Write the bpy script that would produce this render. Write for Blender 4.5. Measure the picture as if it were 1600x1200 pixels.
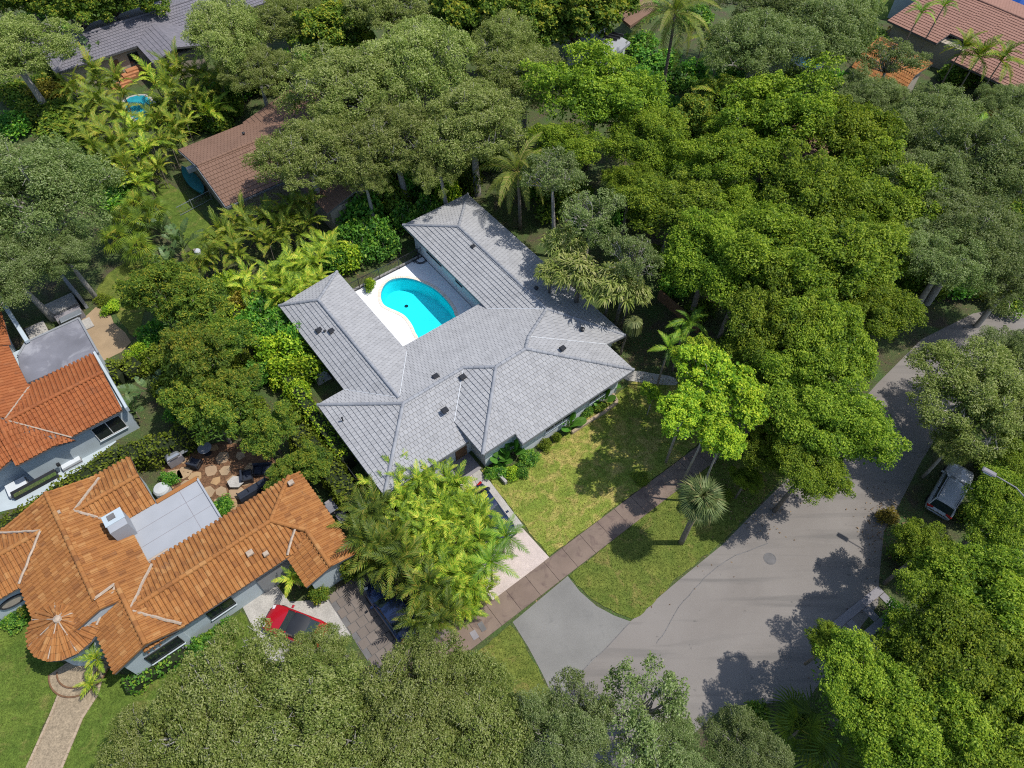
import bpy, bmesh, math, random
import numpy as np
from mathutils import Vector, Matrix

for o in list(bpy.data.objects):
    bpy.data.objects.remove(o, do_unlink=True)
S = bpy.context.scene
C = S.collection
rnd = random.Random(7)

# ------------------------------------------------------------------ camera, sky, sun, exposure
CAM_H, FOC, PITCH = 45.0, 1112.0, math.radians(54)
cd = bpy.data.cameras.new('camera'); cam = bpy.data.objects.new('camera', cd); C.objects.link(cam)
cam.location = (0, 0, CAM_H); cam.rotation_euler = (math.radians(90) - PITCH, 0, 0)
cd.sensor_width = 36; cd.lens = 36 * FOC / 1600; cd.clip_end = 2000; cd.clip_start = 0.5
S.camera = cam
SUN_EL = 61.0
w = bpy.data.worlds.new('World'); S.world = w; w.use_nodes = True
wn = w.node_tree; bg = wn.nodes['Background']
sky = wn.nodes.new('ShaderNodeTexSky'); sky.sky_type = 'NISHITA'; sky.sun_disc = False
sky.sun_elevation = math.radians(SUN_EL); sky.sun_rotation = math.radians(90)
wn.links.new(sky.outputs[0], bg.inputs[0]); bg.inputs[1].default_value = 0.15
sl = bpy.data.lights.new('sun', 'SUN'); sl.energy = 3.9; sl.angle = math.radians(0.5); sl.color = (1, .955, .88)
so = bpy.data.objects.new('sun', sl); C.objects.link(so); so.rotation_euler = (0, math.radians(90 - SUN_EL), 0)
so.location = (40, 30, 80)
S.view_settings.view_transform = 'Standard'; S.view_settings.look = 'None'
S.view_settings.exposure = 0.3; S.view_settings.gamma = 1; S.view_settings.use_curve_mapping = False
S.render.engine = 'CYCLES'
S.cycles.max_bounces = 6; S.cycles.diffuse_bounces = 3; S.cycles.transparent_max_bounces = 8
S.cycles.use_denoising = False; S.cycles.filter_width = 1.1

# ------------------------------------------------------------------ survey helpers
def P(px, py, z=0.0):
    """ground survey: the point at height z that the photograph (1600x1200) shows at px, py"""
    u = (px - 800) / FOC; v = -(py - 600) / FOC
    d = Vector((u, math.cos(PITCH) + v * math.sin(PITCH), -math.sin(PITCH) + v * math.cos(PITCH)))
    return Vector((0, 0, CAM_H)) + d * ((CAM_H - z) / -d.z)
def ppm(p):
    return FOC / (p - Vector((0, 0, CAM_H))).length
def pix(p):
    q = p - Vector((0, 0, CAM_H)); z = q.y * math.cos(PITCH) - q.z * math.sin(PITCH)
    return 800 + FOC * q.x / z, 600 - FOC * (q.y * math.sin(PITCH) + q.z * math.cos(PITCH)) / z
class Grid:
    def __init__(s, o, z, deg):
        s.o = P(o[0], o[1], z); s.t = math.radians(deg); s.c, s.s = math.cos(s.t), math.sin(s.t)
    def __call__(s, u, v, z=0.0):
        return Vector((s.o.x + u * s.c - v * s.s, s.o.y + u * s.s + v * s.c, z))
    def uv(s, p):
        x, y = p.x - s.o.x, p.y - s.o.y
        return x * s.c + y * s.s, -x * s.s + y * s.c
G = Grid((754, 712), 2.8, 37.6)          # the grey house
N = Grid((147, 933), 4.2, 38.6)          # the orange tiled house

# ------------------------------------------------------------------ objects
ORG = {}
def tag(o, label=None, cat=None, group=None, kind=None):
    if label: o['label'] = label
    if cat: o['category'] = cat
    if group: o['group'] = group
    if kind: o['kind'] = kind
    return o
def thing(name, label, cat, loc=(0, 0, 0), group=None, rz=0.0):
    o = bpy.data.objects.new(name, None); o.empty_display_size = .3; C.objects.link(o)
    o.location = loc; o.rotation_euler.z = rz
    ORG[o.name] = Vector(loc)
    return tag(o, label, cat, group)
class MB:
    def __init__(s): s.v = []; s.f = []; s.r = []; s.m = []
    def face(s, pts, r=0.5, m=0):
        i = len(s.v); s.v += [tuple(p) for p in pts]; s.f.append(tuple(range(i, i + len(pts)))); s.r.append(r); s.m.append(m); return s
    def raw(s, vs, fs, r=0.5, m=0):
        i = len(s.v); s.v += [tuple(p) for p in vs]
        for f in fs: s.f.append(tuple(i + k for k in f)); s.r.append(r); s.m.append(m)
        return s
    def prism(s, pts, dz, r=0.5, m=0, top=None):
        """closed prism: polygon pts pushed down by dz"""
        n = len(pts); a = [Vector(p) for p in pts]
        nz = sum(a[i].x * a[(i + 1) % n].y - a[(i + 1) % n].x * a[i].y for i in range(n))
        if nz < 0: a.reverse()
        b = [p - Vector((0, 0, dz)) for p in a]
        fs = [tuple(range(n)), tuple(range(2 * n - 1, n - 1, -1))]
        fs += [(i, n + i, n + (i + 1) % n, (i + 1) % n) for i in range(n)]
        return s.raw(a + b, fs, r, m)
    def box(s, c, size, rz=0.0, r=0.5, m=0, bev=0.0, ry=0.0, rx=0.0):
        x, y, z = [k / 2 for k in size]; M = Matrix.Translation(c) @ Matrix.Rotation(rz, 4, 'Z') @ Matrix.Rotation(ry, 4, 'Y') @ Matrix.Rotation(rx, 4, 'X')
        if bev > 0:
            vs = []; b = min(bev, x * .9, y * .9, z * .9)
            for zz, k in ((-z, b), (-z + b, 0), (z - b, 0), (z, b)):
                vs += [(-x + k, -y + k, zz), (x - k, -y + k, zz), (x - k, y - k, zz), (-x + k, y - k, zz)]
            fs = [(3, 2, 1, 0), (12, 13, 14, 15)]
            for L in range(3):
                for i in range(4): fs.append((L * 4 + i, L * 4 + (i + 1) % 4, L * 4 + 4 + (i + 1) % 4, L * 4 + 4 + i))
        else:
            vs = [(-x, -y, -z), (x, -y, -z), (x, y, -z), (-x, y, -z), (-x, -y, z), (x, -y, z), (x, y, z), (-x, y, z)]
            fs = [(3, 2, 1, 0), (4, 5, 6, 7), (0, 1, 5, 4), (1, 2, 6, 5), (2, 3, 7, 6), (3, 0, 4, 7)]
        return s.raw([M @ Vector(q) for q in vs], fs, r, m)
    def tube(s, pts, rad, n=6, r=0.5, m=0, cap=True):
        pts = [Vector(p) for p in pts]; K = len(pts)
        if not hasattr(rad, '__len__'): rad = [rad] * K
        vs = []; fs = []; up = Vector((0.31, 0.2, 0.93))
        for k in range(K):
            d = (pts[min(k + 1, K - 1)] - pts[max(k - 1, 0)]).normalized()
            a = d.cross(up)
            if a.length < 1e-3: a = d.cross(Vector((1, 0, 0)))
            a.normalize(); b = d.cross(a)
            for i in range(n):
                t = 2 * math.pi * i / n; vs.append(pts[k] + (a * math.cos(t) + b * math.sin(t)) * rad[k])
        for k in range(K - 1):
            for i in range(n):
                fs.append((k * n + i, k * n + (i + 1) % n, (k + 1) * n + (i + 1) % n, (k + 1) * n + i))
        if cap: fs += [tuple(range(n - 1, -1, -1)), tuple((K - 1) * n + i for i in range(n))]
        return s.raw(vs, fs, r, m)
    def lathe(s, c, prof, n=16, r=0.5, m=0):
        c = Vector(c); vs = []; fs = []
        for (rr, z) in prof:
            for i in range(n):
                t = 2 * math.pi * i / n; vs.append(c + Vector((rr * math.cos(t), rr * math.sin(t), z)))
        for k in range(len(prof) - 1):
            for i in range(n): fs.append((k * n + i, k * n + (i + 1) % n, (k + 1) * n + (i + 1) % n, (k + 1) * n + i))
        fs.append(tuple(range(n - 1, -1, -1))); fs.append(tuple((len(prof) - 1) * n + i for i in range(n)))
        return s.raw(vs, fs, r, m)
    def mesh(s, name, mats, off=None, smooth=False):
        me = bpy.data.meshes.new(name)
        v = s.v if off is None else [(p[0] - off.x, p[1] - off.y, p[2] - off.z) for p in s.v]
        me.from_pydata(v, [], s.f); me.update()
        a = me.attributes.new('rnd', 'FLOAT', 'FACE'); a.data.foreach_set('value', np.array(s.r, dtype=np.float32))
        if not isinstance(mats, (list, tuple)): mats = [mats]
        for m in mats: me.materials.append(m)
        if len(mats) > 1: me.polygons.foreach_set('material_index', np.array(s.m, dtype=np.int32))
        if smooth: me.polygons.foreach_set('use_smooth', np.ones(len(s.f), dtype=bool))
        return me
    def build(s, name, mats, parent=None, smooth=False, local=False, loc=None):
        off = None; base = Vector((0, 0, 0))
        if not local and parent is not None: off = ORG.get(parent.name, Vector((0, 0, 0)))
        if parent is None and loc is not None: off = Vector(loc)
        o = bpy.data.objects.new(name, s.mesh(name, mats, off, smooth)); C.objects.link(o)
        if parent is not None: o.parent = parent; ORG[o.name] = off if off is not None else Vector((0, 0, 0))
        elif loc is not None: o.location = loc; ORG[o.name] = Vector(loc)
        else: ORG[o.name] = Vector((0, 0, 0))
        return o
def put(name, me, parent=None, loc=(0, 0, 0), rot=(0, 0, 0), sc=(1, 1, 1)):
    o = bpy.data.objects.new(name, me); C.objects.link(o); o.location = loc; o.rotation_euler = rot; o.scale = sc
    if parent is not None: o.parent = parent
    return o
def copy_tree(src, parent=None):
    c = src.copy(); C.objects.link(c); c.parent = parent
    for ch in src.children: copy_tree(ch, c)
    return c

# ------------------------------------------------------------------ materials
def _n(t, typ, **kw):
    n = t.nodes.new(typ)
    for k, v in kw.items(): setattr(n, k, v)
    return n
def L4(c): return (c[0], c[1], c[2], 1)
def ramp(t, fac, stops):
    r = _n(t, 'ShaderNodeValToRGB'); e = r.color_ramp.elements
    while len(e) < len(stops): e.new(0.5)
    for k, (p, c) in enumerate(stops): e[k].position = p; e[k].color = L4(c)
    t.links.new(fac, r.inputs[0]); return r.outputs[0]
def mixc(t, fac, a, b, mode='MIX'):
    m = _n(t, 'ShaderNodeMix', data_type='RGBA', blend_type=mode)
    for s, x in ((m.inputs[0], fac), (m.inputs[6], a), (m.inputs[7], b)):
        if hasattr(x, 'links') or isinstance(x, bpy.types.NodeSocket): t.links.new(x, s)
        elif isinstance(x, (int, float)): s.default_value = x
        else: s.default_value = L4(x)
    return m.outputs[2]
def noise(t, scale, detail=4, rough=.55, dist=0.0, world=True):
    n = _n(t, 'ShaderNodeTexNoise'); n.inputs['Scale'].default_value = scale; n.inputs['Detail'].default_value = detail
    n.inputs['Roughness'].default_value = rough; n.inputs['Distortion'].default_value = dist
    if world:
        g = t.nodes.get('geo') or _n(t, 'ShaderNodeNewGeometry', name='geo'); t.links.new(g.outputs['Position'], n.inputs['Vector'])
    return n.outputs['Fac']
def attr(t, name='rnd'):
    a = _n(t, 'ShaderNodeAttribute', attribute_name=name); return a.outputs['Fac']
def newmat(name):
    m = bpy.data.materials.new(name); m.use_nodes = True; t = m.node_tree; b = t.nodes['Principled BSDF']
    return m, t, b
def mat(name, col, rough=.8, var=.25, scale=3.0, bump=0.0, bscale=None, tile=0.0, tilecols=None, spec=.3, metal=0.0, coat=0.0, fine=None, stain=None):
    """plain surface: colour broken by two noises, a per-piece shift and, if asked, stains"""
    m, t, b = newmat(name); K_ = .83
    col = [x * K_ for x in col]
    if tilecols: tilecols = [tuple(x * K_ for x in q) for q in tilecols]
    c = ramp(t, noise(t, scale), [(.3, [x * (1 - var) for x in col]), (.7, [min(1, x * (1 + var)) for x in col])])
    if fine: c = mixc(t, fine[1], c, ramp(t, noise(t, fine[0], 2), [(.35, (.25, .25, .25)), (.65, (.8, .8, .8))]), 'OVERLAY')
    if tilecols: c = mixc(t, tile, c, ramp(t, attr(t), [(i / max(1, len(tilecols) - 1), k) for i, k in enumerate(tilecols)]))
    if stain: c = mixc(t, ramp(t, noise(t, stain[0], 6, .6, .6), [(stain[2], (0, 0, 0)), (stain[2] + .13, (stain[3],) * 3)]), c, stain[1])
    t.links.new(c, b.inputs['Base Color'])
    b.inputs['Roughness'].default_value = rough; b.inputs['Metallic'].default_value = metal
    b.inputs['Specular IOR Level'].default_value = spec; b.inputs['Coat Weight'].default_value = coat; b.inputs['Coat Roughness'].default_value = .05
    if bump:
        bp = _n(t, 'ShaderNodeBump'); bp.inputs['Strength'].default_value = bump; bp.inputs['Distance'].default_value = .04
        t.links.new(noise(t, bscale or scale * 6), bp.inputs['Height']); t.links.new(bp.outputs[0], b.inputs['Normal'])
    return m
def leafmat(name, stops, trans=.3, gloss=.12, each=0.0):
    gloss *= .3; trans += .08
    """leaf: colour by a per-leaf number, some light passing through"""
    m = bpy.data.materials.new(name); m.use_nodes = True; t = m.node_tree; t.nodes.remove(t.nodes['Principled BSDF'])
    oi = _n(t, 'ShaderNodeObjectInfo')
    fac = attr(t)
    if each:
        ma = _n(t, 'ShaderNodeMath', operation='MULTIPLY_ADD'); t.links.new(oi.outputs['Random'], ma.inputs[0]); ma.inputs[1].default_value = each; ma.inputs[2].default_value = -each / 2
        mb_ = _n(t, 'ShaderNodeMath', operation='ADD', use_clamp=True); t.links.new(fac, mb_.inputs[0]); t.links.new(ma.outputs[0], mb_.inputs[1]); fac = mb_.outputs[0]
    c = ramp(t, fac, stops)
    hs = _n(t, 'ShaderNodeHueSaturation'); t.links.new(c, hs.inputs['Color'])
    mr = _n(t, 'ShaderNodeMapRange'); mr.inputs[3].default_value = .78; mr.inputs[4].default_value = 1.22
    t.links.new(oi.outputs['Random'], mr.inputs[0]); t.links.new(mr.outputs[0], hs.inputs['Value'])
    mh = _n(t, 'ShaderNodeMapRange'); mh.inputs[3].default_value = .493; mh.inputs[4].default_value = .507
    t.links.new(oi.outputs['Random'], mh.inputs[0]); t.links.new(mh.outputs[0], hs.inputs['Hue'])
    c = hs.outputs[0]
    d = _n(t, 'ShaderNodeBsdfDiffuse'); tr = _n(t, 'ShaderNodeBsdfTranslucent'); gl = _n(t, 'ShaderNodeBsdfGlossy'); gl.inputs['Roughness'].default_value = .55
    gl.inputs['Color'].default_value = (.55, .6, .55, 1)
    t.links.new(c, d.inputs[0]); t.links.new(mixc(t, .5, c, (.75, .85, .1), 'SOFT_LIGHT'), tr.inputs[0])
    a = _n(t, 'ShaderNodeMixShader'); a.inputs[0].default_value = trans; t.links.new(d.outputs[0], a.inputs[1]); t.links.new(tr.outputs[0], a.inputs[2])
    e = _n(t, 'ShaderNodeMixShader'); e.inputs[0].default_value = gloss; t.links.new(a.outputs[0], e.inputs[1]); t.links.new(gl.outputs[0], e.inputs[2])
    t.links.new(e.outputs[0], t.nodes['Material Output'].inputs[0]); return m
def grassmat(name, a, b_, dry, dryness=.5):
    m, t, b = newmat(name)
    c = ramp(t, noise(t, .55, 5, .6), [(.35, a), (.65, b_)])
    c = mixc(t, ramp(t, noise(t, .8, 6, .65, .8), [(dryness, (0, 0, 0)), (dryness + .16, (.9,) * 3)]), c, dry)
    c = mixc(t, ramp(t, noise(t, 2.6, 4, .7), [(.35, (.3,) * 3), (.65, (.7,) * 3)]), c, (.5, .5, .5), 'SOFT_LIGHT') if False else mixc(t, .45, c, ramp(t, noise(t, 2.2, 5, .7), [(.32, (.28,) * 3), (.68, (.72,) * 3)]), 'OVERLAY')
    c = mixc(t, .75, c, ramp(t, noise(t, 14, 3, .7), [(.3, (.18,) * 3), (.7, (.85,) * 3)]), 'OVERLAY')
    t.links.new(c, b.inputs['Base Color']); b.inputs['Roughness'].default_value = .9; b.inputs['Specular IOR Level'].default_value = .1
    bp = _n(t, 'ShaderNodeBump'); bp.inputs['Strength'].default_value = .7; bp.inputs['Distance'].default_value = .06
    t.links.new(noise(t, 18, 3), bp.inputs['Height']); t.links.new(bp.outputs[0], b.inputs['Normal']); return m
M = {}
M['soil'] = None
def soilmat():
    m, t, b = newmat('soil')
    c = ramp(t, noise(t, .5, 6, .65, .5), [(.36, (.07, .055, .032)), (.47, (.06, .075, .022)), (.62, (.05, .09, .018))])
    c = mixc(t, .8, c, ramp(t, noise(t, 9, 4, .75), [(.3, (.12,) * 3), (.72, (.9,) * 3)]), 'OVERLAY')
    c = mixc(t, ramp(t, noise(t, 5.5, 2, .6), [(.66, (0, 0, 0)), (.7, (.8,) * 3)]), c, (.3, .19, .1))
    t.links.new(c, b.inputs['Base Color']); b.inputs['Roughness'].default_value = .95
    bp = _n(t, 'ShaderNodeBump'); bp.inputs['Distance'].default_value = .08; t.links.new(noise(t, 10, 3), bp.inputs['Height']); t.links.new(bp.outputs[0], b.inputs['Normal'])
    return m
M['soil'] = soilmat()
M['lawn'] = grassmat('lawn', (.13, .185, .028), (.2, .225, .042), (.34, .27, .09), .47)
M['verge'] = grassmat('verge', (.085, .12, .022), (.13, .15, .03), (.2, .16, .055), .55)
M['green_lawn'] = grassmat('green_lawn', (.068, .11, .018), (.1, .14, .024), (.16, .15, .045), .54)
def asphalt():
    m, t, b = newmat('asphalt')
    c = ramp(t, noise(t, .16, 5, .6, .4), [(.3, (.17, .153, .139)), (.7, (.212, .194, .178))])
    c = mixc(t, .3, c, ramp(t, noise(t, 24, 3, .7), [(.3, (.3,) * 3), (.7, (.7,) * 3)]), 'OVERLAY')
    g = t.nodes['geo']; mp = _n(t, 'ShaderNodeMapping'); mp.inputs['Rotation'].default_value = (0, 0, math.radians(-42)); mp.inputs['Scale'].default_value = (.12, 1.6, 1)
    t.links.new(g.outputs['Position'], mp.inputs[0]); nn = _n(t, 'ShaderNodeTexNoise'); nn.inputs['Scale'].default_value = .8; nn.inputs['Detail'].default_value = 4; nn.inputs['Distortion'].default_value = .5
    t.links.new(mp.outputs[0], nn.inputs['Vector'])
    c = mixc(t, ramp(t, nn.outputs['Fac'], [(.52, (0, 0, 0)), (.7, (.5,) * 3)]), c, (.1, .095, .09))
    c = mixc(t, ramp(t, noise(t, .7, 6, .7, 1.0), [(.6, (0, 0, 0)), (.72, (.4,) * 3)]), c, (.22, .2, .18))
    c = mixc(t, ramp(t, noise(t, 1.7, 3, .5), [(.68, (0, 0, 0)), (.74, (.5,) * 3)]), c, (.07, .068, .066))
    t.links.new(c, b.inputs['Base Color']); b.inputs['Roughness'].default_value = .85; b.inputs['Specular IOR Level'].default_value = .25
    return m
M['asphalt'] = asphalt()
M['apron'] = mat('apron', (.215, .209, .196), .88, .12, .4, .05, 20, fine=(20, .15), stain=(1.0, (.12, .12, .115), .6, .5))
M['sidewalk'] = mat('sidewalk', (.21, .155, .122), .85, .2, .7, .1, 25, .35, [(.17, .12, .1), (.25, .19, .15), (.2, .15, .12)], stain=(1.1, (.09, .06, .055), .52, .7))
M['pinkpave'] = mat('pinkpave', (.55, .46, .42), .85, .12, 1.2, .2, 30, .3, [(.5, .42, .38), (.62, .53, .49)], fine=(22, .4))
M['concrete'] = mat('concrete', (.42, .4, .37), .85, .14, 1.5, .1, 25, fine=(14, .25))
M['concrete_dark'] = mat('concrete_dark', (.16, .155, .155), .85, .2, 1.2, .1, 25)
M['deck'] = mat('deck', (.86, .87, .88), .7, .02, 1.0)
M['coping'] = mat('coping', (.86, .74, .63), .75, .1, 6, 0, None, .6, [(.8, .66, .53), (.92, .84, .76), (.85, .72, .6)])
M['tile_grey'] = mat('tile_grey', (.385, .386, .392), .75, .12, .8, .1, 30, .55, [(.28, .281, .288), (.35, .351, .36), (.4, .401, .407), (.325, .326, .334), (.37, .371, .378)], stain=(.8, (.22, .22, .227), .58, .45))
M['cap_grey'] = mat('cap_grey', (.30, .31, .335), .7, .12, 2, 0, None, .5, [(.23, .24, .265), (.37, .38, .4)])
M['under'] = mat('under', (.12, .12, .125), .9, .15, 2)
M['fascia'] = mat('fascia', (.2, .21, .23), .6, .08, 2)
M['wall_white'] = mat('wall_white', (.62, .66, .69), .85, .05, 1.2, .08, 30)
M['wall_cool'] = mat('wall_cool', (.47, .54, .58), .85, .06, 1.2, .08, 30, stain=(.7, (.3, .34, .36), .62, .4))
M['wall_grey'] = mat('wall_grey', (.27, .28, .29), .85, .08, 1.2)
M['wall_beige'] = mat('wall_beige', (.42, .36, .29), .85, .08, 1.2)
M['glass'] = mat('glass', (.02, .025, .03), .08, .1, 1, spec=.6)
M['frame_white'] = mat('frame_white', (.7, .7, .7), .5, .03, 1)
M['frame_dark'] = mat('frame_dark', (.03, .032, .035), .5, .1, 1)
M['black_metal'] = mat('black_metal', (.025, .026, .03), .45, .15, 3, spec=.4)
M['flash'] = mat('flash', (.62, .64, .66), .5, .1, 3)
M['mortar'] = mat('mortar', (.44, .35, .27), .9, .2, 5)
M['tile_orange'] = mat('tile_orange', (.36, .16, .048), .85, .2, .9, .1, 20, .7, [(.21, .08, .028), (.34, .138, .04), (.39, .17, .052), (.3, .118, .037), (.36, .148, .045), (.46, .24, .09)], stain=(1.6, (.17, .095, .055), .6, .55))
M['tile_red'] = mat('tile_red', (.33, .105, .034), .8, .16, .8, .1, 20, .6, [(.25, .075, .024), (.36, .12, .038), (.31, .095, .03), (.38, .14, .05)], stain=(1.2, (.16, .07, .035), .58, .55))
M['tile_brown'] = mat('tile_brown', (.215, .125, .085), .8, .12, .6, .1, 20, .5, [(.19, .11, .075), (.235, .14, .097), (.21, .122, .083)])
M['tile_slate'] = mat('tile_slate', (.2, .19, .215), .8, .14, .5, .1, 20, .5, [(.17, .165, .185), (.235, .22, .245)], stain=(.5, (.1, .1, .1), .6, .6))
M['tile_pink'] = mat('tile_pink', (.31, .165, .12), .8, .1, .6, .1, 20, .5, [(.28, .145, .105), (.335, .18, .135)])
M['flat_white'] = mat('flat_white', (.36, .375, .40), .7, .06, .6, 0, None, stain=(.8, (.24, .25, .27), .66, .5))
M['flat_grey'] = mat('flat_grey', (.19, .19, .215), .8, .2, .5, .08, 12, stain=(.5, (.33, .33, .35), .52, .6))
M['slab'] = mat('slab', (.26, .245, .26), .85, .15, 1.4, .1, 25)
M['paver'] = mat('paver', (.19, .16, .14), .85, .15, 1.5, .1, 20, .6, [(.15, .125, .11), (.22, .185, .16), (.18, .15, .13)])
M['flagstone'] = mat('flagstone', (.4, .27, .14), .85, .25, 1.4, .2, 14, .5, [(.44, .29, .14), (.33, .24, .18), (.36, .28, .2), (.42, .25, .12)])
M['patio_base'] = mat('patio_base', (.16, .085, .045), .95, .35, 2.5, .3, 10, fine=(9, .6))
M['sand'] = mat('sand', (.36, .26, .16), .9, .1, 1.0, .1, 20)
M['path'] = mat('path', (.31, .245, .165), .85, .16, 3.5, .2, 14, fine=(12, .4))
M['path_edge'] = mat('path_edge', (.4, .31, .22), .85, .15, 3)
M['bark'] = mat('bark', (.19, .165, .14), .95, .3, 6, .5, 30)
M['bark_pale'] = mat('bark_pale', (.33, .31, .28), .9, .25, 5, .3, 30)
M['palm_bark'] = mat('palm_bark', (.24, .2, .16), .9, .25, 8, .4, 30)
M['steel'] = mat('steel', (.42, .45, .48), .35, .08, 2, metal=.6)
M['ac'] = mat('ac', (.5, .52, .53), .5, .05, 2)
M['rubber'] = mat('rubber', (.02, .02, .02), .85, .2, 4)
M['rim'] = mat('rim', (.45, .45, .46), .3, .05, 3, metal=.8)
M['car_white'] = mat('car_white', (.4, .42, .45), .3, .02, 1, coat=.6)
M['car_red'] = mat('car_red', (.42, .008, .018), .28, .03, 1, coat=.8)
M['car_blue'] = mat('car_blue', (.008, .018, .06), .25, .05, 1, coat=.9)
M['car_top'] = mat('car_top', (.025, .028, .035), .5, .1, 2)
M['car_glass'] = mat('car_glass', (.02, .032, .032), .06, .1, 1, spec=.6)
M['lamp_red'] = mat('lamp_red', (.35, .015, .01), .25, .05, 2)
M['lamp_clear'] = mat('lamp_clear', (.6, .62, .65), .15, .05, 2)
M['teal'] = mat('teal', (.015, .17, .2), .45, .1, 1.5)
M['blue_tarp'] = mat('blue_tarp', (.02, .1, .4), .5, .15, 2)
M['terracotta'] = mat('terracotta', (.45, .2, .09), .85, .2, 3)
M['wood'] = mat('wood', (.2, .11, .06), .8, .25, 4)
# leaves: colour steps along the per-leaf number
M['leaf_mahogany'] = leafmat('leaf_mahogany', [(0, (.03, .07, .007)), (.35, (.095, .17, .013)), (.7, (.19, .28, .02)), (1, (.34, .41, .036))], 0.34, 0.06)
M['leaf_oak'] = leafmat('leaf_oak', [(0, (.065, .105, .022)), (.35, (.17, .225, .046)), (.7, (.275, .325, .08)), (1, (.4, .42, .18))], 0.36, 0.05)
M['leaf_oak_blue'] = leafmat('leaf_oak_blue', [(0, (.05, .085, .024)), (.35, (.13, .185, .05)), (.7, (.21, .27, .085)), (1, (.33, .37, .18))], 0.36, 0.05)
M['leaf_mango'] = leafmat('leaf_mango', [(0, (.035, .08, .013)), (.45, (.115, .2, .024)), (.8, (.2, .28, .032)), (1, (.36, .34, .036))], 0.34, 0.06)
M['leaf_bright'] = leafmat('leaf_bright', [(0, (.06, .15, .012)), (.4, (.19, .34, .022)), (.75, (.36, .5, .03)), (1, (.56, .62, .045))], 0.32, 0.06)
M['leaf_green'] = leafmat('leaf_green', [(0, (.03, .1, .015)), (.45, (.09, .25, .03)), (.8, (.17, .37, .04)), (1, (.34, .48, .05))], 0.32, 0.08)
M['leaf_hedge'] = leafmat('leaf_hedge', [(0, (.06, .1, .012)), (.5, (.15, .215, .018)), (1, (.26, .3, .034))], 0.32, 0.06)
M['leaf_pod'] = leafmat('leaf_pod', [(0, (.08, .12, .025)), (.5, (.2, .26, .05)), (.8, (.32, .36, .09)), (1, (.46, .44, .18))], 0.3, 0.08)
M['leaf_croton'] = leafmat('leaf_croton', [(0, (.1, .06, .015)), (.5, (.2, .09, .02)), (.8, (.26, .16, .02)), (1, (.32, .2, .03))], .3, .12)
M['leaf_gold'] = leafmat('leaf_gold', [(0, (.12, .11, .015)), (.5, (.25, .21, .02)), (1, (.4, .3, .04))], .3, .12)
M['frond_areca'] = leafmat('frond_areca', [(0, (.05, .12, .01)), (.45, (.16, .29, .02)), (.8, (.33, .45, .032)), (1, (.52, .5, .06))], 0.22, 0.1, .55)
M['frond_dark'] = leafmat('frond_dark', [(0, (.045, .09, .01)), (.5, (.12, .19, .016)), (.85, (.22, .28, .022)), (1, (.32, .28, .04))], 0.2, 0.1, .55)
M['frond_dimmed'] = leafmat('frond_dimmed', [(0, (.03, .06, .008)), (.5, (.075, .12, .012)), (.85, (.14, .18, .016)), (1, (.22, .2, .03))], .2, .1, .5)  # areca green with the dimness outside the lot put into the colour
M['frond_coco'] = leafmat('frond_coco', [(0, (.07, .12, .015)), (.5, (.16, .22, .025)), (.85, (.28, .31, .05)), (1, (.38, .31, .1))], 0.28, 0.14, .4)
M['frond_fox'] = leafmat('frond_fox', [(0, (.05, .13, .015)), (.5, (.13, .29, .02)), (.85, (.26, .42, .03)), (1, (.4, .5, .05))], .35, .14, .55)
M['frond_fan'] = leafmat('frond_fan', [(0, (.05, .08, .022)), (.5, (.11, .15, .045)), (.85, (.18, .2, .07)), (1, (.26, .21, .09))], 0.15, 0.1)
M['frond_dead'] = leafmat('frond_dead', [(0, (.2, .12, .05)), (1, (.33, .2, .08))], .2, .05)
M['paddle'] = leafmat('paddle', [(0, (.05, .1, .03)), (.5, (.09, .16, .045)), (1, (.16, .23, .07))], .3, .2)
M['bigleaf'] = leafmat('bigleaf', [(0, (.04, .13, .02)), (.5, (.09, .25, .03)), (1, (.2, .36, .04))], .3, .2)
M['mop'] = leafmat('mop', [(0, (.09, .12, .04)), (.5, (.2, .24, .08)), (1, (.35, .36, .16))], .25, .12)

# ------------------------------------------------------------------ ground, lawns, road
def sheet(name, pts, z, m, parent=None, thick=0.0, rv=.5):
    b = MB(); pts = [Vector((p.x, p.y, z)) for p in pts]
    if thick: b.prism(pts, thick, rv)
    else:
        a = sum(pts[i].x * pts[(i + 1) % len(pts)].y - pts[(i + 1) % len(pts)].x * pts[i].y for i in range(len(pts)))
        if a < 0: pts.reverse()
        b.face(pts, rv)
    return b.build(name, m, parent)
def pxs(pts, z=0.0): return [P(x, y, z) for x, y in pts]
def smooth_loop(pts, n=4, closed=True):
    out = []; K = len(pts)
    for i in range(K if closed else K - 1):
        p0, p1, p2, p3 = [pts[(i + k) % K] if closed else pts[min(max(i + k, 0), K - 1)] for k in (-1, 0, 1, 2)]
        for j in range(n):
            t = j / n
            out.append(.5 * ((2 * p1) + (p2 - p0) * t + (2 * p0 - 5 * p1 + 4 * p2 - p3) * t * t + (3 * p1 - p0 - 3 * p2 + p3) * t ** 3))
    if not closed: out.append(pts[-1])
    return out
DECK = (0.25, 8.75, 10.05, 21.3)         # u0 u1 v0 v1 of the pool court
dk = [G(DECK[0], DECK[2]), G(DECK[1], DECK[2]), G(DECK[1], DECK[3]), G(DECK[0], DECK[3])]
R_ = 260
big = [G(-R_, -R_), G(R_, -R_), G(R_, R_), G(-R_, R_)]
b = MB()
for i in range(4): b.face([big[i], big[(i + 1) % 4], dk[(i + 1) % 4], dk[i]])
tag(b.build('ground', M['soil']), kind='structure')
def smoothpx(pts, z=0.0, n=3): return smooth_loop(pxs(pts, z), n)
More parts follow.
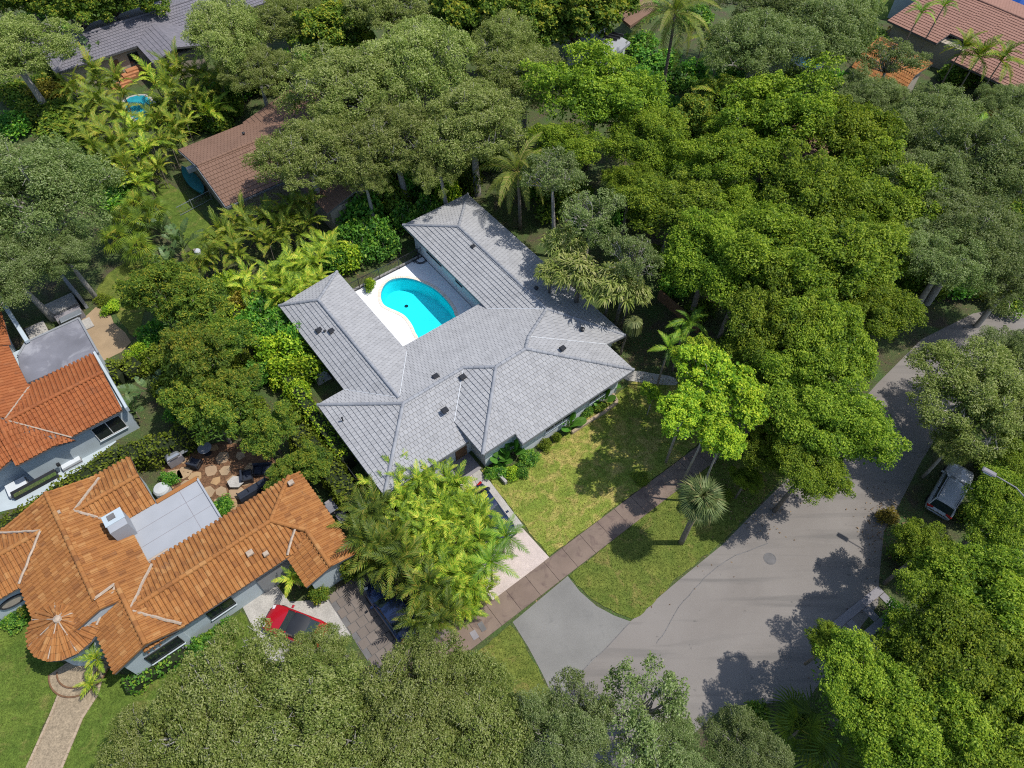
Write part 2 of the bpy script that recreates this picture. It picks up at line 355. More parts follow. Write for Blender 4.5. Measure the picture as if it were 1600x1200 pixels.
road = [(985, 971), (1060, 907), (1130, 850), (1200, 778), (1290, 690), (1370, 600), (1440, 530), (1520, 490), (1720, 450), (1720, 540), (1560, 580), (1490, 640), (1440, 720), (1405, 788), (1381, 830), (1374, 900), (1372, 945), (1322, 1008), (1262, 1094), (1200, 1099), (1132, 1103), (1080, 1150), (1040, 1260), (800, 1260), (850, 1150), (872, 1100), (905, 1055)]
tag(sheet('road', pxs(road), .004, M['asphalt']), kind='structure')
apron = [(801, 972), (887, 900), (906, 924), (932, 947), (960, 962), (985, 971), (905, 1055), (872, 1100), (858, 1075), (846, 1050), (826, 1012)]
tag(sheet('driveway_apron', pxs(apron), .009, M['apron']), kind='structure')
def ragged(pts, step=.35, amp=.07):
    out = []; rr = random.Random(len(pts))
    for i in range(len(pts)):
        a, b = pts[i], pts[(i + 1) % len(pts)]; n = max(1, int((b - a).length / step)); t = (b - a).normalized(); nn = Vector((-t.y, t.x, 0))
        for k in range(n): out.append(a.lerp(b, k / n) + nn * rr.uniform(-amp, amp))
    return out
def lawn(name, pts, m, z=.035): return tag(sheet(name, ragged(pts), z, m, thick=.05), kind='structure')
LAWN_FRONT = [(752, 735), (776, 764), (858, 870), (950, 801), (1085, 699), (1170, 640), (1120, 600), (1010, 588), (985, 600), (915, 655), (850, 705), (800, 738), (780, 728)]
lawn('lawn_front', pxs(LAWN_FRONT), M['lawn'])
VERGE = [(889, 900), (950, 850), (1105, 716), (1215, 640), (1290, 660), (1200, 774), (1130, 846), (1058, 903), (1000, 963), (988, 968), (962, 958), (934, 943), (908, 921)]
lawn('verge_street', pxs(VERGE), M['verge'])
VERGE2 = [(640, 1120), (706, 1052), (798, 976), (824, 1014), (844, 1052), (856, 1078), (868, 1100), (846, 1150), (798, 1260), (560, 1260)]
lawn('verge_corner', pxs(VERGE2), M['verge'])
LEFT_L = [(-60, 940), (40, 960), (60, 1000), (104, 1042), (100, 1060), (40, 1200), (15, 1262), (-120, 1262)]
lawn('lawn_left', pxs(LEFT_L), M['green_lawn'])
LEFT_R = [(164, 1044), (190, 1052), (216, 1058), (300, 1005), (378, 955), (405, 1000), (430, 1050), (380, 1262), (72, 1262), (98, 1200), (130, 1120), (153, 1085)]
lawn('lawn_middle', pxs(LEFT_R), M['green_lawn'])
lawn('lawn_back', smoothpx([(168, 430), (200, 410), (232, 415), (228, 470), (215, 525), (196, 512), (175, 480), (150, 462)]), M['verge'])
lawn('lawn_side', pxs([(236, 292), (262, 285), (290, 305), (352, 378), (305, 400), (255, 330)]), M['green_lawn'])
lawn('lawn_far', pxs([(1375, 0), (1400, -40), (1450, -40), (1390, 30), (1372, 30)]), M['green_lawn'])
# grass tufts so that the lawns have a nap
def grass(name, polys, dens, m, h, label, seed):
    r = np.random.RandomState(seed); V = []; R = []
    for poly in polys:
        xs = np.array([p.x for p in poly]); ys = np.array([p.y for p in poly]); K = len(poly)
        n = int((xs.max() - xs.min()) * (ys.max() - ys.min()) * dens)
        x = r.uniform(xs.min(), xs.max(), n); y = r.uniform(ys.min(), ys.max(), n); ins = np.zeros(n, bool)
        for i in range(K):
            j = (i + 1) % K; c = ((ys[i] > y) != (ys[j] > y)) & (x < (xs[j] - xs[i]) * (y - ys[i]) / (ys[j] - ys[i] + 1e-12) + xs[i]); ins ^= c
        x, y = x[ins], y[ins]; n = len(x); a = r.uniform(0, 2 * np.pi, n); hh = r.uniform(.5, 1.2, n) * h; ln = r.uniform(-.8, .8, (n, 2)) * h; wd = hh * .38
        z0 = .034
        A = np.stack([x - np.cos(a) * wd, y - np.sin(a) * wd, np.full(n, z0)], 1); B = np.stack([x + np.cos(a) * wd, y + np.sin(a) * wd, np.full(n, z0)], 1)
        T = np.stack([x + ln[:, 0], y + ln[:, 1], z0 + hh], 1); V.append(np.stack([A, B, T], 1).reshape(-1, 3)); R.append(r.uniform(0, 1, n))
    V = np.concatenate(V); R = np.concatenate(R)
    o = np_mesh_obj(name, V, 3, R, m); tag(o, label, 'grass', kind='stuff'); return o
def np_mesh(name, V, k, R, m):
    """V: all corners, k to a face, not shared"""
    n = len(V) // k; me = bpy.data.meshes.new(name)
    me.vertices.add(len(V)); me.vertices.foreach_set('co', V.astype(np.float32).ravel())
    me.loops.add(len(V)); me.loops.foreach_set('vertex_index', np.arange(len(V), dtype=np.int32))
    me.polygons.add(n); me.polygons.foreach_set('loop_start', np.arange(0, len(V), k, dtype=np.int32)); me.polygons.foreach_set('loop_total', np.full(n, k, dtype=np.int32))
    me.update(calc_edges=True); a = me.attributes.new('rnd', 'FLOAT', 'FACE'); a.data.foreach_set('value', R.astype(np.float32)); me.materials.append(m); return me
def np_mesh_obj(name, V, k, R, m):
    o = bpy.data.objects.new(name, np_mesh(name, V, k, R, m)); C.objects.link(o); return o
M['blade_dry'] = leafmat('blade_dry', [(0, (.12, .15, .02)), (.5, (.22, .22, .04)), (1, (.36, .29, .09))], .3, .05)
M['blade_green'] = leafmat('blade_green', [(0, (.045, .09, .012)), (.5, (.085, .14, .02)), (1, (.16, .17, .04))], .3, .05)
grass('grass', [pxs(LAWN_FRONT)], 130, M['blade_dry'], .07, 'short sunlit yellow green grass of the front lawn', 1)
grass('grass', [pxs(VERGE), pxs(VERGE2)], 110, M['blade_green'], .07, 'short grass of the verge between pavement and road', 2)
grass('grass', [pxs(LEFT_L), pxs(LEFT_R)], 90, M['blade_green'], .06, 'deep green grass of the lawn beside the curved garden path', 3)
# fallen leaves
def litter(name, polys, n, label, seed, z=.02):
    r = np.random.RandomState(seed); V = []; R = []
    for poly in polys:
        cx = sum(p.x for p in poly) / len(poly); cy = sum(p.y for p in poly) / len(poly); sx = max(p.x for p in poly) - min(p.x for p in poly); sy = max(p.y for p in poly) - min(p.y for p in poly)
        x = cx + np.clip(r.normal(size=n) * .27, -.7, .7) * sx; y = cy + np.clip(r.normal(size=n) * .27, -.7, .7) * sy; a = r.uniform(0, 6.28, n); s = r.uniform(.035, .085, n)
        ca, sa = np.cos(a) * s, np.sin(a) * s; zz = np.full(n, z) + r.uniform(0, .03, n)
        q = [np.stack([x + ca, y + sa, zz], 1), np.stack([x - sa * .5, y + ca * .5, zz + .02], 1), np.stack([x - ca, y - sa, zz], 1), np.stack([x + sa * .5, y - ca * .5, zz], 1)]
        V.append(np.stack(q, 1).reshape(-1, 3)); R.append(r.uniform(0, 1, n))
    o = np_mesh_obj(name, np.concatenate(V), 4, np.concatenate(R), M['leaf_litter']); tag(o, label, 'leaf litter', kind='stuff')
M['leaf_litter'] = leafmat('leaf_litter', [(0, (.1, .06, .03)), (.5, (.2, .125, .065)), (1, (.33, .24, .14))], .1, .05)
litter('leaf_litter', [pxs([(960, 480), (1060, 480), (1060, 600), (960, 600)]), pxs([(1370, 780), (1440, 780), (1440, 880), (1370, 880)]), pxs([(330, 640), (500, 640), (500, 760), (330, 760)]), pxs([(850, 340), (1000, 340), (1000, 470), (850, 470)]), pxs([(1120, 740), (1210, 700), (1210, 800), (1120, 800)])], 420, 'brown fallen leaves strewn under the trees', 5, .045)

edge = []
for a, b_ in zip(road[:8], road[1:9]): edge.append(pxs([a, b_, (b_[0] + 14, b_[1] + 14), (a[0] + 14, a[1] + 14)]))
for a, b_ in zip(road[12:19], road[13:20]): edge.append(pxs([a, b_, (b_[0] - 16, b_[1]), (a[0] - 16, a[1])]))
litter('leaf_litter', edge, 11, 'scattered dry leaves along the road edges', 9, .012)
# ------------------------------------------------------------------ pavement of slabs, driveway, paths
u_, vi = G.uv(P(858, 872)); u_, vo = G.uv(P(884.5, 900.5))
sw = MB(); 
ua = G.uv(P(640, 1060))[0]; ub = G.uv(P(1235, 625))[0]
pave = MB().prism([G(ua, vi, .018), G(ub, vi, .018), G(ub, vo, .018), G(ua, vo, .018)], .06).build('pavement', M['concrete_dark']); tag(pave, kind='structure')
u = ua; k = 0
while u < ub - .3:
    L = 1.57; e = .012
    MB().prism([G(u + e, vi - .0, .062 + .006 * rnd.random()), G(u + L - e, vi, .062), G(u + L - e, vo, .06), G(u + e, vo, .06)], .05, rnd.random()).build('paving_slab', M['sidewalk'], pave)
    u += L; k += 1
# drive of the grey house
dr = pxs([(700, 716), (742, 741), (757, 760), (858, 871), (772, 940), (640, 800)])
tag(sheet('driveway', dr, .03, M['pinkpave'], thick=.05), kind='structure')
wk = pxs([(736, 738), (746, 731), (765, 752), (818, 822), (806, 830), (750, 768)])
tag(sheet('front_walk', wk, .07, M['concrete'], thick=.08), kind='structure')
tag(sheet('porch', [G(-2.9, .55), G(.2, .55), G(.2, 2.6), G(-2.9, 2.6)], .1, M['slab'], thick=.12), kind='structure')
tag(sheet('side_walk', smooth_loop(pxs([(975, 592), (990, 580), (1020, 584), (1052, 590), (1056, 602), (1020, 600), (995, 597)]), 3), .05, M['concrete'], thick=.06), kind='structure')
# path and drive of the orange tiled house
gp = [(103, 1046), (163, 1043), (152, 1085), (128, 1122), (96, 1200), (72, 1262), (15, 1262), (42, 1200), (78, 1120), (92, 1085)]
tag(sheet('garden_path', pxs(gp), .05, M['path'], thick=.06), kind='structure')
for side in ([gp[0], gp[9], gp[8], gp[7], gp[6]], [gp[1], gp[2], gp[3], gp[4], gp[5]]):
    e = MB(); q = pxs(side, .06)
    for i in range(len(q) - 1):
        d = (q[i + 1] - q[i]); nseg = max(1, int(d.length / .35)); t = d.normalized()
        for j in range(nseg):
            c = q[i] + d * ((j + .5) / nseg); e.box(c, (d.length / nseg - .02, .14, .06), math.atan2(t.y, t.x), rnd.random())
    o = e.build('path_edging', M['path_edge']); tag(o, kind='structure')
sd = thing('entry_steps', 'curved stepped landing with dark edges at the path end by the round turret', 'steps', P(126, 1046))
for k, (r0, zz, mm) in enumerate(((1.75, .13, 'path'), (1.25, .23, 'path'))):
    pts = [P(126, 1042) + Vector((math.cos(t) * r0, math.sin(t) * r0, zz)) for t in [math.radians(218.6 - 10 + 12 * i - 0) for i in range(-1, 19)]]
    MB().prism(pts, .1).build('step', M[mm], sd)
    MB().tube([p + Vector((0, 0, -.005)) for p in pts], .05, 5).build('step_edge', M['wood'], sd)
tag(sheet('neighbour_drive', pxs([(378, 946), (432, 914), (452, 940), (545, 935), (560, 985), (470, 1040), (420, 1030)]), .02, M['concrete'], thick=.04), kind='structure')
# stone paved forecourt, every paver its own stone
fc = tag(sheet('forecourt', [N(10.6, -13.5), N(15.6, -13.5), N(15.6, -6.7), N(10.6, -6.7)], .025, M['concrete_dark'], thick=.04), kind='structure')
v = -13.4; row = 0
while v < -6.9:
    hgt = .62; u = 10.65 + (.3 if row % 2 else 0)
    while u < 15.4:
        L = rnd.choice((.5, .62, .62, .85)); L = min(L, 15.55 - u)
        MB().box(N(u + L / 2, v + hgt / 2, .04), (L - .035, hgt - .035, .05), N.t, rnd.random(), bev=.012).build('paver', M['paver'], fc); u += L
    v += hgt; row += 1
mh = thing('manhole_cover', 'round iron manhole cover in the open road surface', 'manhole cover', P(1203, 873, .004))
MB().lathe(P(1203, 873, .004), [(.42, .0), (.42, .012), (.36, .012), (.36, .004)], 28).build('rim', M['concrete_dark'], mh)
MB().lathe(P(1203, 873, .004), [(.345, .0), (.345, .01), (.3, .013), (.1, .013)], 28).build('lid', M['concrete_dark'], mh)
def strip(name, pts, wd, z, m, dz=.02):
    b = MB()
    for i in range(len(pts) - 1):
        d = pts[i + 1] - pts[i]; a = math.atan2(d.y, d.x); c = (pts[i] + pts[i + 1]) / 2; c.z = z
        b.box(c, (d.length + .02, wd, dz), a)
    return b.build(name, m)
# tar lines and cracks of the road
for pts in ([(893, 1063), (905, 1052), (925, 1032), (950, 1010), (985, 972)], [(1025, 1005), (1040, 985), (1060, 950), (1085, 920), (1110, 895), (1150, 868), (1200, 850)]):
    q = smooth_loop(pxs(pts), 3, False); q = [p + Vector((rnd.uniform(-.04, .04), rnd.uniform(-.04, .04), 0)) for p in q]
    tag(strip('road_crack', q, .05, .008, M['concrete_dark'], .006), kind='structure')
jb = thing('utility_cover', 'grey rectangular meter box lid set in the pavement by the lot corner', 'cover', P(753, 979, .07))
MB().box(P(753, 979, .07), (.6, .34, .03), G.t + 1.57 - .1, bev=.01).build('lid', M['concrete_dark'], jb)
jb2 = thing('utility_cover', 'small greenish meter lid beside the meter box in the pavement', 'cover', P(741, 992, .07))
MB().box(P(741, 992, .07), (.55, .4, .03), G.t + 1.57 - .1, bev=.01).build('lid', M['slab'], jb2)

# ------------------------------------------------------------------ roof tiling
def clip(poly, conv):
    out = poly
    for i in range(len(conv)):
        ax, ay = conv[i]; bx, by = conv[(i + 1) % len(conv)]; inp = out; out = []
        if not inp: return []
        ex, ey = bx - ax, by - ay
        d = [ex * (p[1] - ay) - ey * (p[0] - ax) for p in inp]
        for k in range(len(inp)):
            p, q = inp[k], inp[(k + 1) % len(inp)]; dp, dq = d[k], d[(k + 1) % len(inp)]
            if dp >= 0: out.append(p)
            if (dp > 0 and dq < 0) or (dp < 0 and dq > 0):
                t = dp / (dp - dq); out.append((p[0] + (q[0] - p[0]) * t, p[1] + (q[1] - p[1]) * t))
    return out
def inside(p, conv):
    return all((conv[(i + 1) % len(conv)][0] - c[0]) * (p[1] - c[1]) - (conv[(i + 1) % len(conv)][1] - c[1]) * (p[0] - c[0]) > 0 for i, c in enumerate(conv))
def tile_facet(mb, pts, style, cw, cl, thick=.045, seed=0):
    rr = random.Random(seed + int(abs(pts[0].x * 31 + pts[0].y * 17)))
    n = Vector((0, 0, 0)); K = len(pts)
    for i in range(K): n += pts[i].cross(pts[(i + 1) % K])
    n.normalize()
    if n.z < 0: n = -n; pts = pts[::-1]
    e = Vector((0, 0, 1)).cross(n)
    e = e.normalized() if e.length > 1e-4 else Vector((1, 0, 0)); d = n.cross(e)
    o = sum((p for p in pts), Vector()) / K; on = o.dot(n)
    cv = [(p.dot(e), p.dot(d)) for p in pts]
    x0, x1 = min(c[0] for c in cv), max(c[0] for c in cv); y0, y1 = min(c[1] for c in cv), max(c[1] for c in cv)
    def W(x, y, h): return e * x + d * y + n * (on + h)
    ya = y0
    if style == 'flat':
        j = 0; y = ya
        while y < y1:
            x = math.floor(x0 / cw) * cw + (cw / 2 if j % 2 else 0) - cw
            while x < x1:
                g = .011; rect = [(x + g, y), (x + cw - g, y), (x + cw - g, y + cl), (x + g, y + cl)]
                ins = all(inside(q, cv) for q in rect); pl = rect if ins else clip(rect, cv)
                if len(pl) >= 3:
                    dh = rr.uniform(-.005, .006); t = thick
                    top = [W(q[0], q[1], t * (1 - (q[1] - y) / cl) + .01 + dh) for q in pl]; r = rr.random()
                    m_ = len(pl); bot = [W(q[0], q[1], -.01) for q in pl]
                    fs = [tuple(range(m_))] + [(i, m_ + i, m_ + (i + 1) % m_, (i + 1) % m_) for i in (range(m_) if not ins else (0, 1, 3))]
                    mb.raw(top + bot, fs, r)
                x += cw
            y += cl; j += 1
    else:
        R = cw * .36; cx = cw * .5; ks = [0, .14, .2, .32, .5, .68, .8, .86, 1]
        def prof(s):
            a = (s - .5) / .36
            return .0 if abs(a) >= 1 else .012 + R * 1.05 * math.sqrt(1 - a * a)
        i0 = math.floor(x0 / cw); y = ya; 
        while y < y1:
            for i in range(i0, int(math.ceil(x1 / cw)) + 1):
                x = i * cw; r = rr.random(); jig = rr.uniform(-.006, .006)
                rect = [(x, y), (x + cw, y), (x + cw, y + cl), (x, y + cl)]
                ins = all(inside(q, cv) for q in rect)
                if not ins and len(clip(rect, cv)) < 3: continue
                def h(q): return prof(min(1, max(0, (q[0] - x) / cw))) * (1 - .14 * (q[1] - y) / cl) + .03 * (1 - (q[1] - y) / cl) + jig
                if ins:
                    lo = [(x + k * cw, y) for k in ks]; hi = [(x + k * cw, y + cl) for k in ks]; q = lo + hi; m_ = len(ks)
                    vs = [W(a[0], a[1], h(a)) for a in q] + [W(a[0], a[1], -.02) for a in lo]
                    fs = [(k, k + 1, m_ + k + 1, m_ + k) for k in range(m_ - 1)] + [(2 * m_ + k, 2 * m_ + k + 1, k + 1, k) for k in range(m_ - 1)]
                    mb.raw(vs, fs, r)
                else:
                    for k in range(len(ks) - 1):
                        pl = clip([(x + ks[k] * cw, y), (x + ks[k + 1] * cw, y), (x + ks[k + 1] * cw, y + cl), (x + ks[k] * cw, y + cl)], cv)
                        if len(pl) >= 3:
                            m_ = len(pl); top = [W(q[0], q[1], h(q)) for q in pl]; bot = [W(q[0], q[1], -.02) for q in pl]
                            mb.raw(top + bot, [tuple(range(m_))] + [(a, m_ + a, m_ + (a + 1) % m_, (a + 1) % m_) for a in range(m_)], r)
            y += cl
def tiled_roof(house, facets, style, tm, cw, cl, thick=.045, ut=.17, um='under', grow=0.0):
    ub = MB()
    for f in facets:
        ub.prism([p - Vector((0, 0, .015)) for p in f], ut)
    ro = ub.build('roof', M[um], house)
    for k, f in enumerate(facets):
        tb = MB(); tile_facet(tb, [Vector(p) for p in f], style, cw, cl, thick, k)
        if tb.v:
            o = tb.build('roof_tiles', M[tm], ro); o['kind'] = 'stuff'
    return ro
def caps(ro, a, b, m, w_=.26, L=.42, h=.12, singly=True, lift=.05):
    """half-round ridge tiles laid along a ridge or hip"""
    a, b = Vector(a), Vector(b); d = b - a; n = max(1, round(d.length / L)); t = d.normalized(); s = t.cross(Vector((0, 0, 1))).normalized(); up = s.cross(t)
    seg = d.length / n; one = MB() if not singly else None
    for k in range(n):
        c0 = a + t * (k * seg) + Vector((0, 0, lift)); mb = one or MB(); vs = []
        for (x, g) in ((0, 1.06), (seg * 1.06, .94)):
            for i in range(6):
                q = math.pi * i / 5; vs.append(c0 + t * x + s * (math.cos(q) * w_ / 2 * g) + up * (math.sin(q) * h * g + (.02 if x == 0 else 0) - .02))
        fs = [(i, i + 1, 7 + i, 6 + i) for i in range(5)] + [(5, 4, 3, 2, 1, 0), (6, 7, 8, 9, 10, 11)]
        mb.raw(vs, fs, rnd.random())
        if singly: mb.build('ridge_tile', M[m], ro)
    if not singly: o = one.build('ridge_tiles', M[m], ro); o['kind'] = 'stuff'
def line(ro, name, a, b, m, w_=.1, h=.05, lift=.04, wob=0.0):
    a, b = Vector(a), Vector(b); n = max(1, int((b - a).length / .5)) if wob else 1; mb = MB()
    pts = [a + (b - a) * (i / n) + Vector((rnd.uniform(-wob, wob), rnd.uniform(-wob, wob), lift)) for i in range(n + 1)]
    mb.tube(pts, w_ / 2, 5); return mb.build(name, M[m], ro)
def wall_box(house, g, u0, u1, v0, v1, h, m, z0=0.0, name='wall'):
    return MB().prism([g(u0, v0, h), g(u1, v0, h), g(u1, v1, h), g(u0, v1, h)], h - z0).build(name, M[m], house)
def window(house, g, uv, size, axis, z, m='frame_white', panes=2, sill=True):
    """axis 'u': the pane lies along u (faces +-v); sign of depth given by size[2]"""
    u, v = uv; wd, ht, dep = size
    rz = g.t if axis == 'u' else g.t + math.pi / 2
    fr = MB(); c = g(u, v, z)
    n_ = Vector((-math.sin(rz), math.cos(rz), 0)) * dep; t_ = Vector((math.cos(rz), math.sin(rz), 0))
    for s in (-1, 1):
        fr.box(c + t_ * (s * wd / 2) + n_ * .02, (.05, .06, ht + .05), rz); fr.box(c + Vector((0, 0, s * ht / 2)) + n_ * .025, (wd + .05, .065, .05), rz)
    for k in range(1, panes): fr.box(c + t_ * (wd * (k / panes - .5)) + n_ * .02, (.05, .06, ht), rz)
    o = fr.build('window', M[m], house)
    for k in range(panes):
        MB().box(c + t_ * (wd * ((k + .5) / panes - .5)) + n_ * .012, (wd / panes - .04, .03, ht - .02), rz).build('pane', M['glass'], o)
    if sill: MB().box(c - Vector((0, 0, ht / 2 + .07)) + n_ * .07, (wd + .1, .1, .04), rz).build('sill', M['wall_cool'], o)
    return o

# ------------------------------------------------------------------ the grey house
gh = thing('house', 'low white walled house with broad grey tiled roofs around a pool court', 'house', G(3, 6, 0))
sN = .3
def zN(v): return 2.8 + sN * (10.6 - v)
def zM(v): return 2.8 + sN * (v - 1.5)
def zW(u): return 2.8 + sN * (u + 6.9)
def zF(v): return 3.3 + sN * (v + .2)
def zFw(u): return 3.3 + sN * (u + .1)
def zFe(u): return 4.67 - .273 * (u - 7.15)
def zLw(u): return 3.95 - .48 * (-2.25 - u)
def zLe(u): return 3.95 - .4 * (u + 2.25)
def zRw(u): return 2.8 + .35 * (u - 8.2)
def fN(*uv): return [G(a, b, zN(b)) for a, b in uv]
J = G(8.2, 5.33, 4.38); RR = G(11.3, 6.98, 3.885); V1 = G(13.1, 2.0, 3.045); SE = G(15.15, 2.0, 2.62)
RT = G(11.3, 18.8, 3.885); RNW = G(8.2, 23, 2.8); RNE = G(15.15, 23, 2.73)
LT = G(-2.25, 18.5, 3.95)
facets = [
    [G(-6.9, 1.5, 2.8), G(-2.35, 6.05, 4.165), G(-6.9, 10.6, 2.8)],
    [G(-6.9, 1.5, 2.8), G(-.1, 1.5, 2.8), G(-.1, 6.05, 4.165), G(-2.35, 6.05, 4.165)],
    [G(-.1, 3.17, zM(3.17)), G(2.78, 6.05, 4.165), G(-.1, 6.05, 4.165)],
    fN((-6.9, 10.6), (-2.35, 6.05), (-2.25, 6.77), (-4.7, 10.6)),
    fN((-2.35, 6.05), (.85, 6.05), (.85, 10.9), (-2.25, 6.77)),
    fN((.85, 6.05), (8.2, 6.05), (8.2, 11.6), (.85, 11.6)),
    fN((2.78, 6.05), (4.46, 4.37), (7.15, 4.37), (8.2, 5.33), (8.2, 6.05)),
    [J, G(8.2, 10.6, zN(10.6)), RR],
    [G(-.1, -.2, 3.3), G(-.1, 3.17, 3.3), G(2.78, 6.05, zFw(2.78)), G(4.46, 4.37, 4.67)],
    [G(-.1, -.2, 3.3), G(2.65, -.2, 3.3), G(2.65, 2.55, zF(2.55))],
    [G(2.65, -1.05, zF(-1.05)), G(13.1, -1.05, zF(-1.05)), G(7.15, 4.37, 4.67), G(4.46, 4.37, 4.67), G(2.65, 2.55, zF(2.55))],
    [G(13.1, -1.05, 3.045), V1, J, G(7.15, 4.37, 4.67)],
    [J, RR, SE, V1],
    [G(8.2, 10.6, 2.8), RR, RT, RNW],
    [SE, RR, RT, RNE],
    [RNW, RNE, RT],
    [G(-4.7, 10.6, zLw(-4.7)), G(-2.25, 6.77, 3.95), LT, G(-4.7, 21.0, zLw(-4.7))],
    [G(.85, 10.9, zLe(.85)), G(-2.25, 6.77, 3.95), LT, G(.85, 21.6, zLe(.85))],
    [G(-4.7, 21.0, zLw(-4.7)), G(.85, 21.6, zLe(.85)), LT]]
ro = tiled_roof(gh, facets, 'flat', 'tile_grey', .31, .345, .06, .18)
for a, b_ in [(G(-2.35, 6.05, 4.165), G(2.78, 6.05, 4.165)), (G(2.78, 6.05, 4.165), G(4.46, 4.37, 4.67)), (G(4.46, 4.37, 4.67), G(7.15, 4.37, 4.67)), (G(4.46, 4.37, 4.67), G(-.1, -.2, 3.3)), (G(7.15, 4.37, 4.67), G(13.1, -1.05, 3.045)), (G(7.15, 4.37, 4.67), J), (J, RR), (RR, SE), (RR, RT), (RT, RNW), (RT, RNE), (G(-2.25, 6.77, 3.95), LT), (LT, G(-4.7, 21.0, zLw(-4.7))), (LT, G(.85, 21.6, zLe(.85))), (G(-2.35, 6.05, 4.165), G(-6.9, 10.6, 2.8)), (G(-2.35, 6.05, 4.165), G(-6.9, 1.5, 2.8))]:
    caps(ro, a, b_, 'cap_grey')
for a, b_ in [(G(-.1, 3.17, 3.3), G(2.78, 6.05, 4.165)), (J, V1), (G(8.2, 10.6, 2.8), RR), (G(-4.7, 10.6, 2.8), G(-2.25, 6.77, 3.95)), (G(.85, 10.9, zLe(.85)), G(-2.25, 6.77, 3.95))]:
    line(ro, 'valley_flashing', a, b_, 'flash', .07, lift=.055)
# fascia boards along the eaves
for a, b_ in [(G(-6.9, 1.5, 2.8), G(-.1, 1.5, 2.8)), (G(-6.9, 1.5, 2.8), G(-6.9, 10.6, 2.8)), (G(-.1, -.2, 3.3), G(2.65, -.2, 3.3)), (G(2.65, -.2, 3.3), G(2.65, -1.05, 3.045)), (G(2.65, -1.05, 3.045), G(13.1, -1.05, 3.045)), (G(13.1, -1.05, 3.045), V1), (V1, SE), (SE, RNE), (RNE, RNW), (RNW, G(8.2, 10.6, 2.8)), (G(.85, 11.6, zN(11.6)), G(8.2, 11.6, zN(11.6))), (G(.85, 10.9, zLe(.85)), G(.85, 21.6, zLe(.85))), (G(-4.7, 10.6, 2.77), G(-4.7, 21, 2.77)), (G(-.1, -.2, 3.3), G(-.1, 3.17, 3.3)), (G(-6.9, 10.6, 2.8), G(-4.7, 10.6, 2.8))]:
    d = b_ - a; c = (a + b_) / 2 - Vector((0, 0, .1)); hl = math.hypot(d.x, d.y)
    MB().box(c, (d.length + .04, .05, .2), math.atan2(d.y, d.x), ry=-math.atan2(d.z, hl)).build('fascia', M['fascia'], ro)
wall_box(gh, G, -6.3, 12.5, 2.2, 10.0, 2.60, 'wall_white')
wall_box(gh, G, .5, 3.2, .45, 2.3, 2.87, 'wall_white'); wall_box(gh, G, 3.2, 12.45, -.35, 2.3, 2.85, 'wall_white')
wall_box(gh, G, 8.8, 14.5, 2.65, 22.4, 2.57, 'wall_white')
wall_box(gh, G, -4.1, .2, 9.2, 20.5, 2.58, 'wall_white')
# court windows, garage door, front door
for px, py, wd, ht in ((672, 402, 2.2, 1.0), (711, 441, .9, 1.0)):
    uu, vv = G.uv(P(px, py, 1.7)); window(gh, G, (8.8, vv), (wd, ht, 1), 'v', 1.75, 'frame_dark', 2 if wd > 1 else 1, False)
window(gh, G, (6.5, -.36), (2.4, 1.1, -1), 'u', 1.6, 'frame_white', 3)
window(gh, G, (10.5, -.36), (2.0, 1.1, -1), 'u', 1.6, 'frame_white', 2)
gd = MB().box(G(-4.6, 2.17, 1.1), (2.7, .06, 2.1), G.t).build('garage_door', M['frame_white'], gh)
for k in range(4): MB().box(G(-4.6, 2.12, .35 + .5 * k), (2.6, .04, .44), G.t, bev=.012).build('panel', M['frame_white'], gd)
fd = MB().box(G(-.4, 2.16, 1.05), (.95, .06, 2.05), G.t).build('front_door', M['wood'], gh)
MB().box(G(-.05, 2.1, 1.0), (.04, .06, .16), G.t).build('handle', M['steel'], fd)
# roof vents
def vent(px, py, z, s=1.0, kind=0):
    p = P(px, py, z); mb = MB()
    if kind == 0:
        mb.lathe(p, [(.13 * s, -.25), (.13 * s, .12), (.2 * s, .14), (.2 * s, .2), (.08 * s, .25)], 10)
    else:
        mb.box(p + Vector((0, 0, .08)), (.42 * s, .36 * s, .2), G.t, bev=.03)
    return mb
for px, py, z, s, kd in ((499, 517, 3.3, 1.2, 1), (508, 519, 3.45, .5, 0), (519, 518, 3.6, 1.2, 1), (681, 589, 4.0, 1.1, 1), (723, 590, 4.1, 1.1, 1), (695, 642, 3.9, 1.1, 1), (535, 655, 3.3, .4, 0), (879, 545, 4.25, 1.0, 1), (838, 452, 3.6, .9, 0), (910, 516, 3.5, .9, 0), (740, 386, 3.7, 1.0, 1)):
    vent(px, py, z, s, kd).build('roof_vent', M['black_metal'], ro)

# ------------------------------------------------------------------ pool court
ppx = [(653.5, 528.5), (649.5, 521.5), (645.5, 512), (639.5, 502.5), (631.5, 494), (620.5, 488), (611, 484), (601, 478.5), (596.5, 471), (595.5, 463), (597, 454.5), (602.5, 445), (612, 438.5), (626, 436), (637, 436.5), (649.5, 439), (662, 444), (677, 451.5), (690.5, 462.5), (701.5, 475), (708.5, 486), (712, 495.5)]
pool = [P(x, y, -.1) for x, y in ppx] + [G(7.2, 12.75), G(6.6, 12.2), G(5.0, 12.0), G(3.6, 12.1), G(2.9, 12.5)]
pool = [Vector((p.x, p.y, 0)) for p in smooth_loop(pool, 4)]
a = sum(pool[i].x * pool[(i + 1) % len(pool)].y - pool[(i + 1) % len(pool)].x * pool[i].y for i in range(len(pool)))
if a < 0: pool.reverse()
def offset(loop, d):
    K = len(loop); out = []
    for i in range(K):
        t = (loop[(i + 1) % K] - loop[i - 1]).normalized(); out.append(loop[i] + Vector((t.y, -t.x, 0)) * d)
    return out
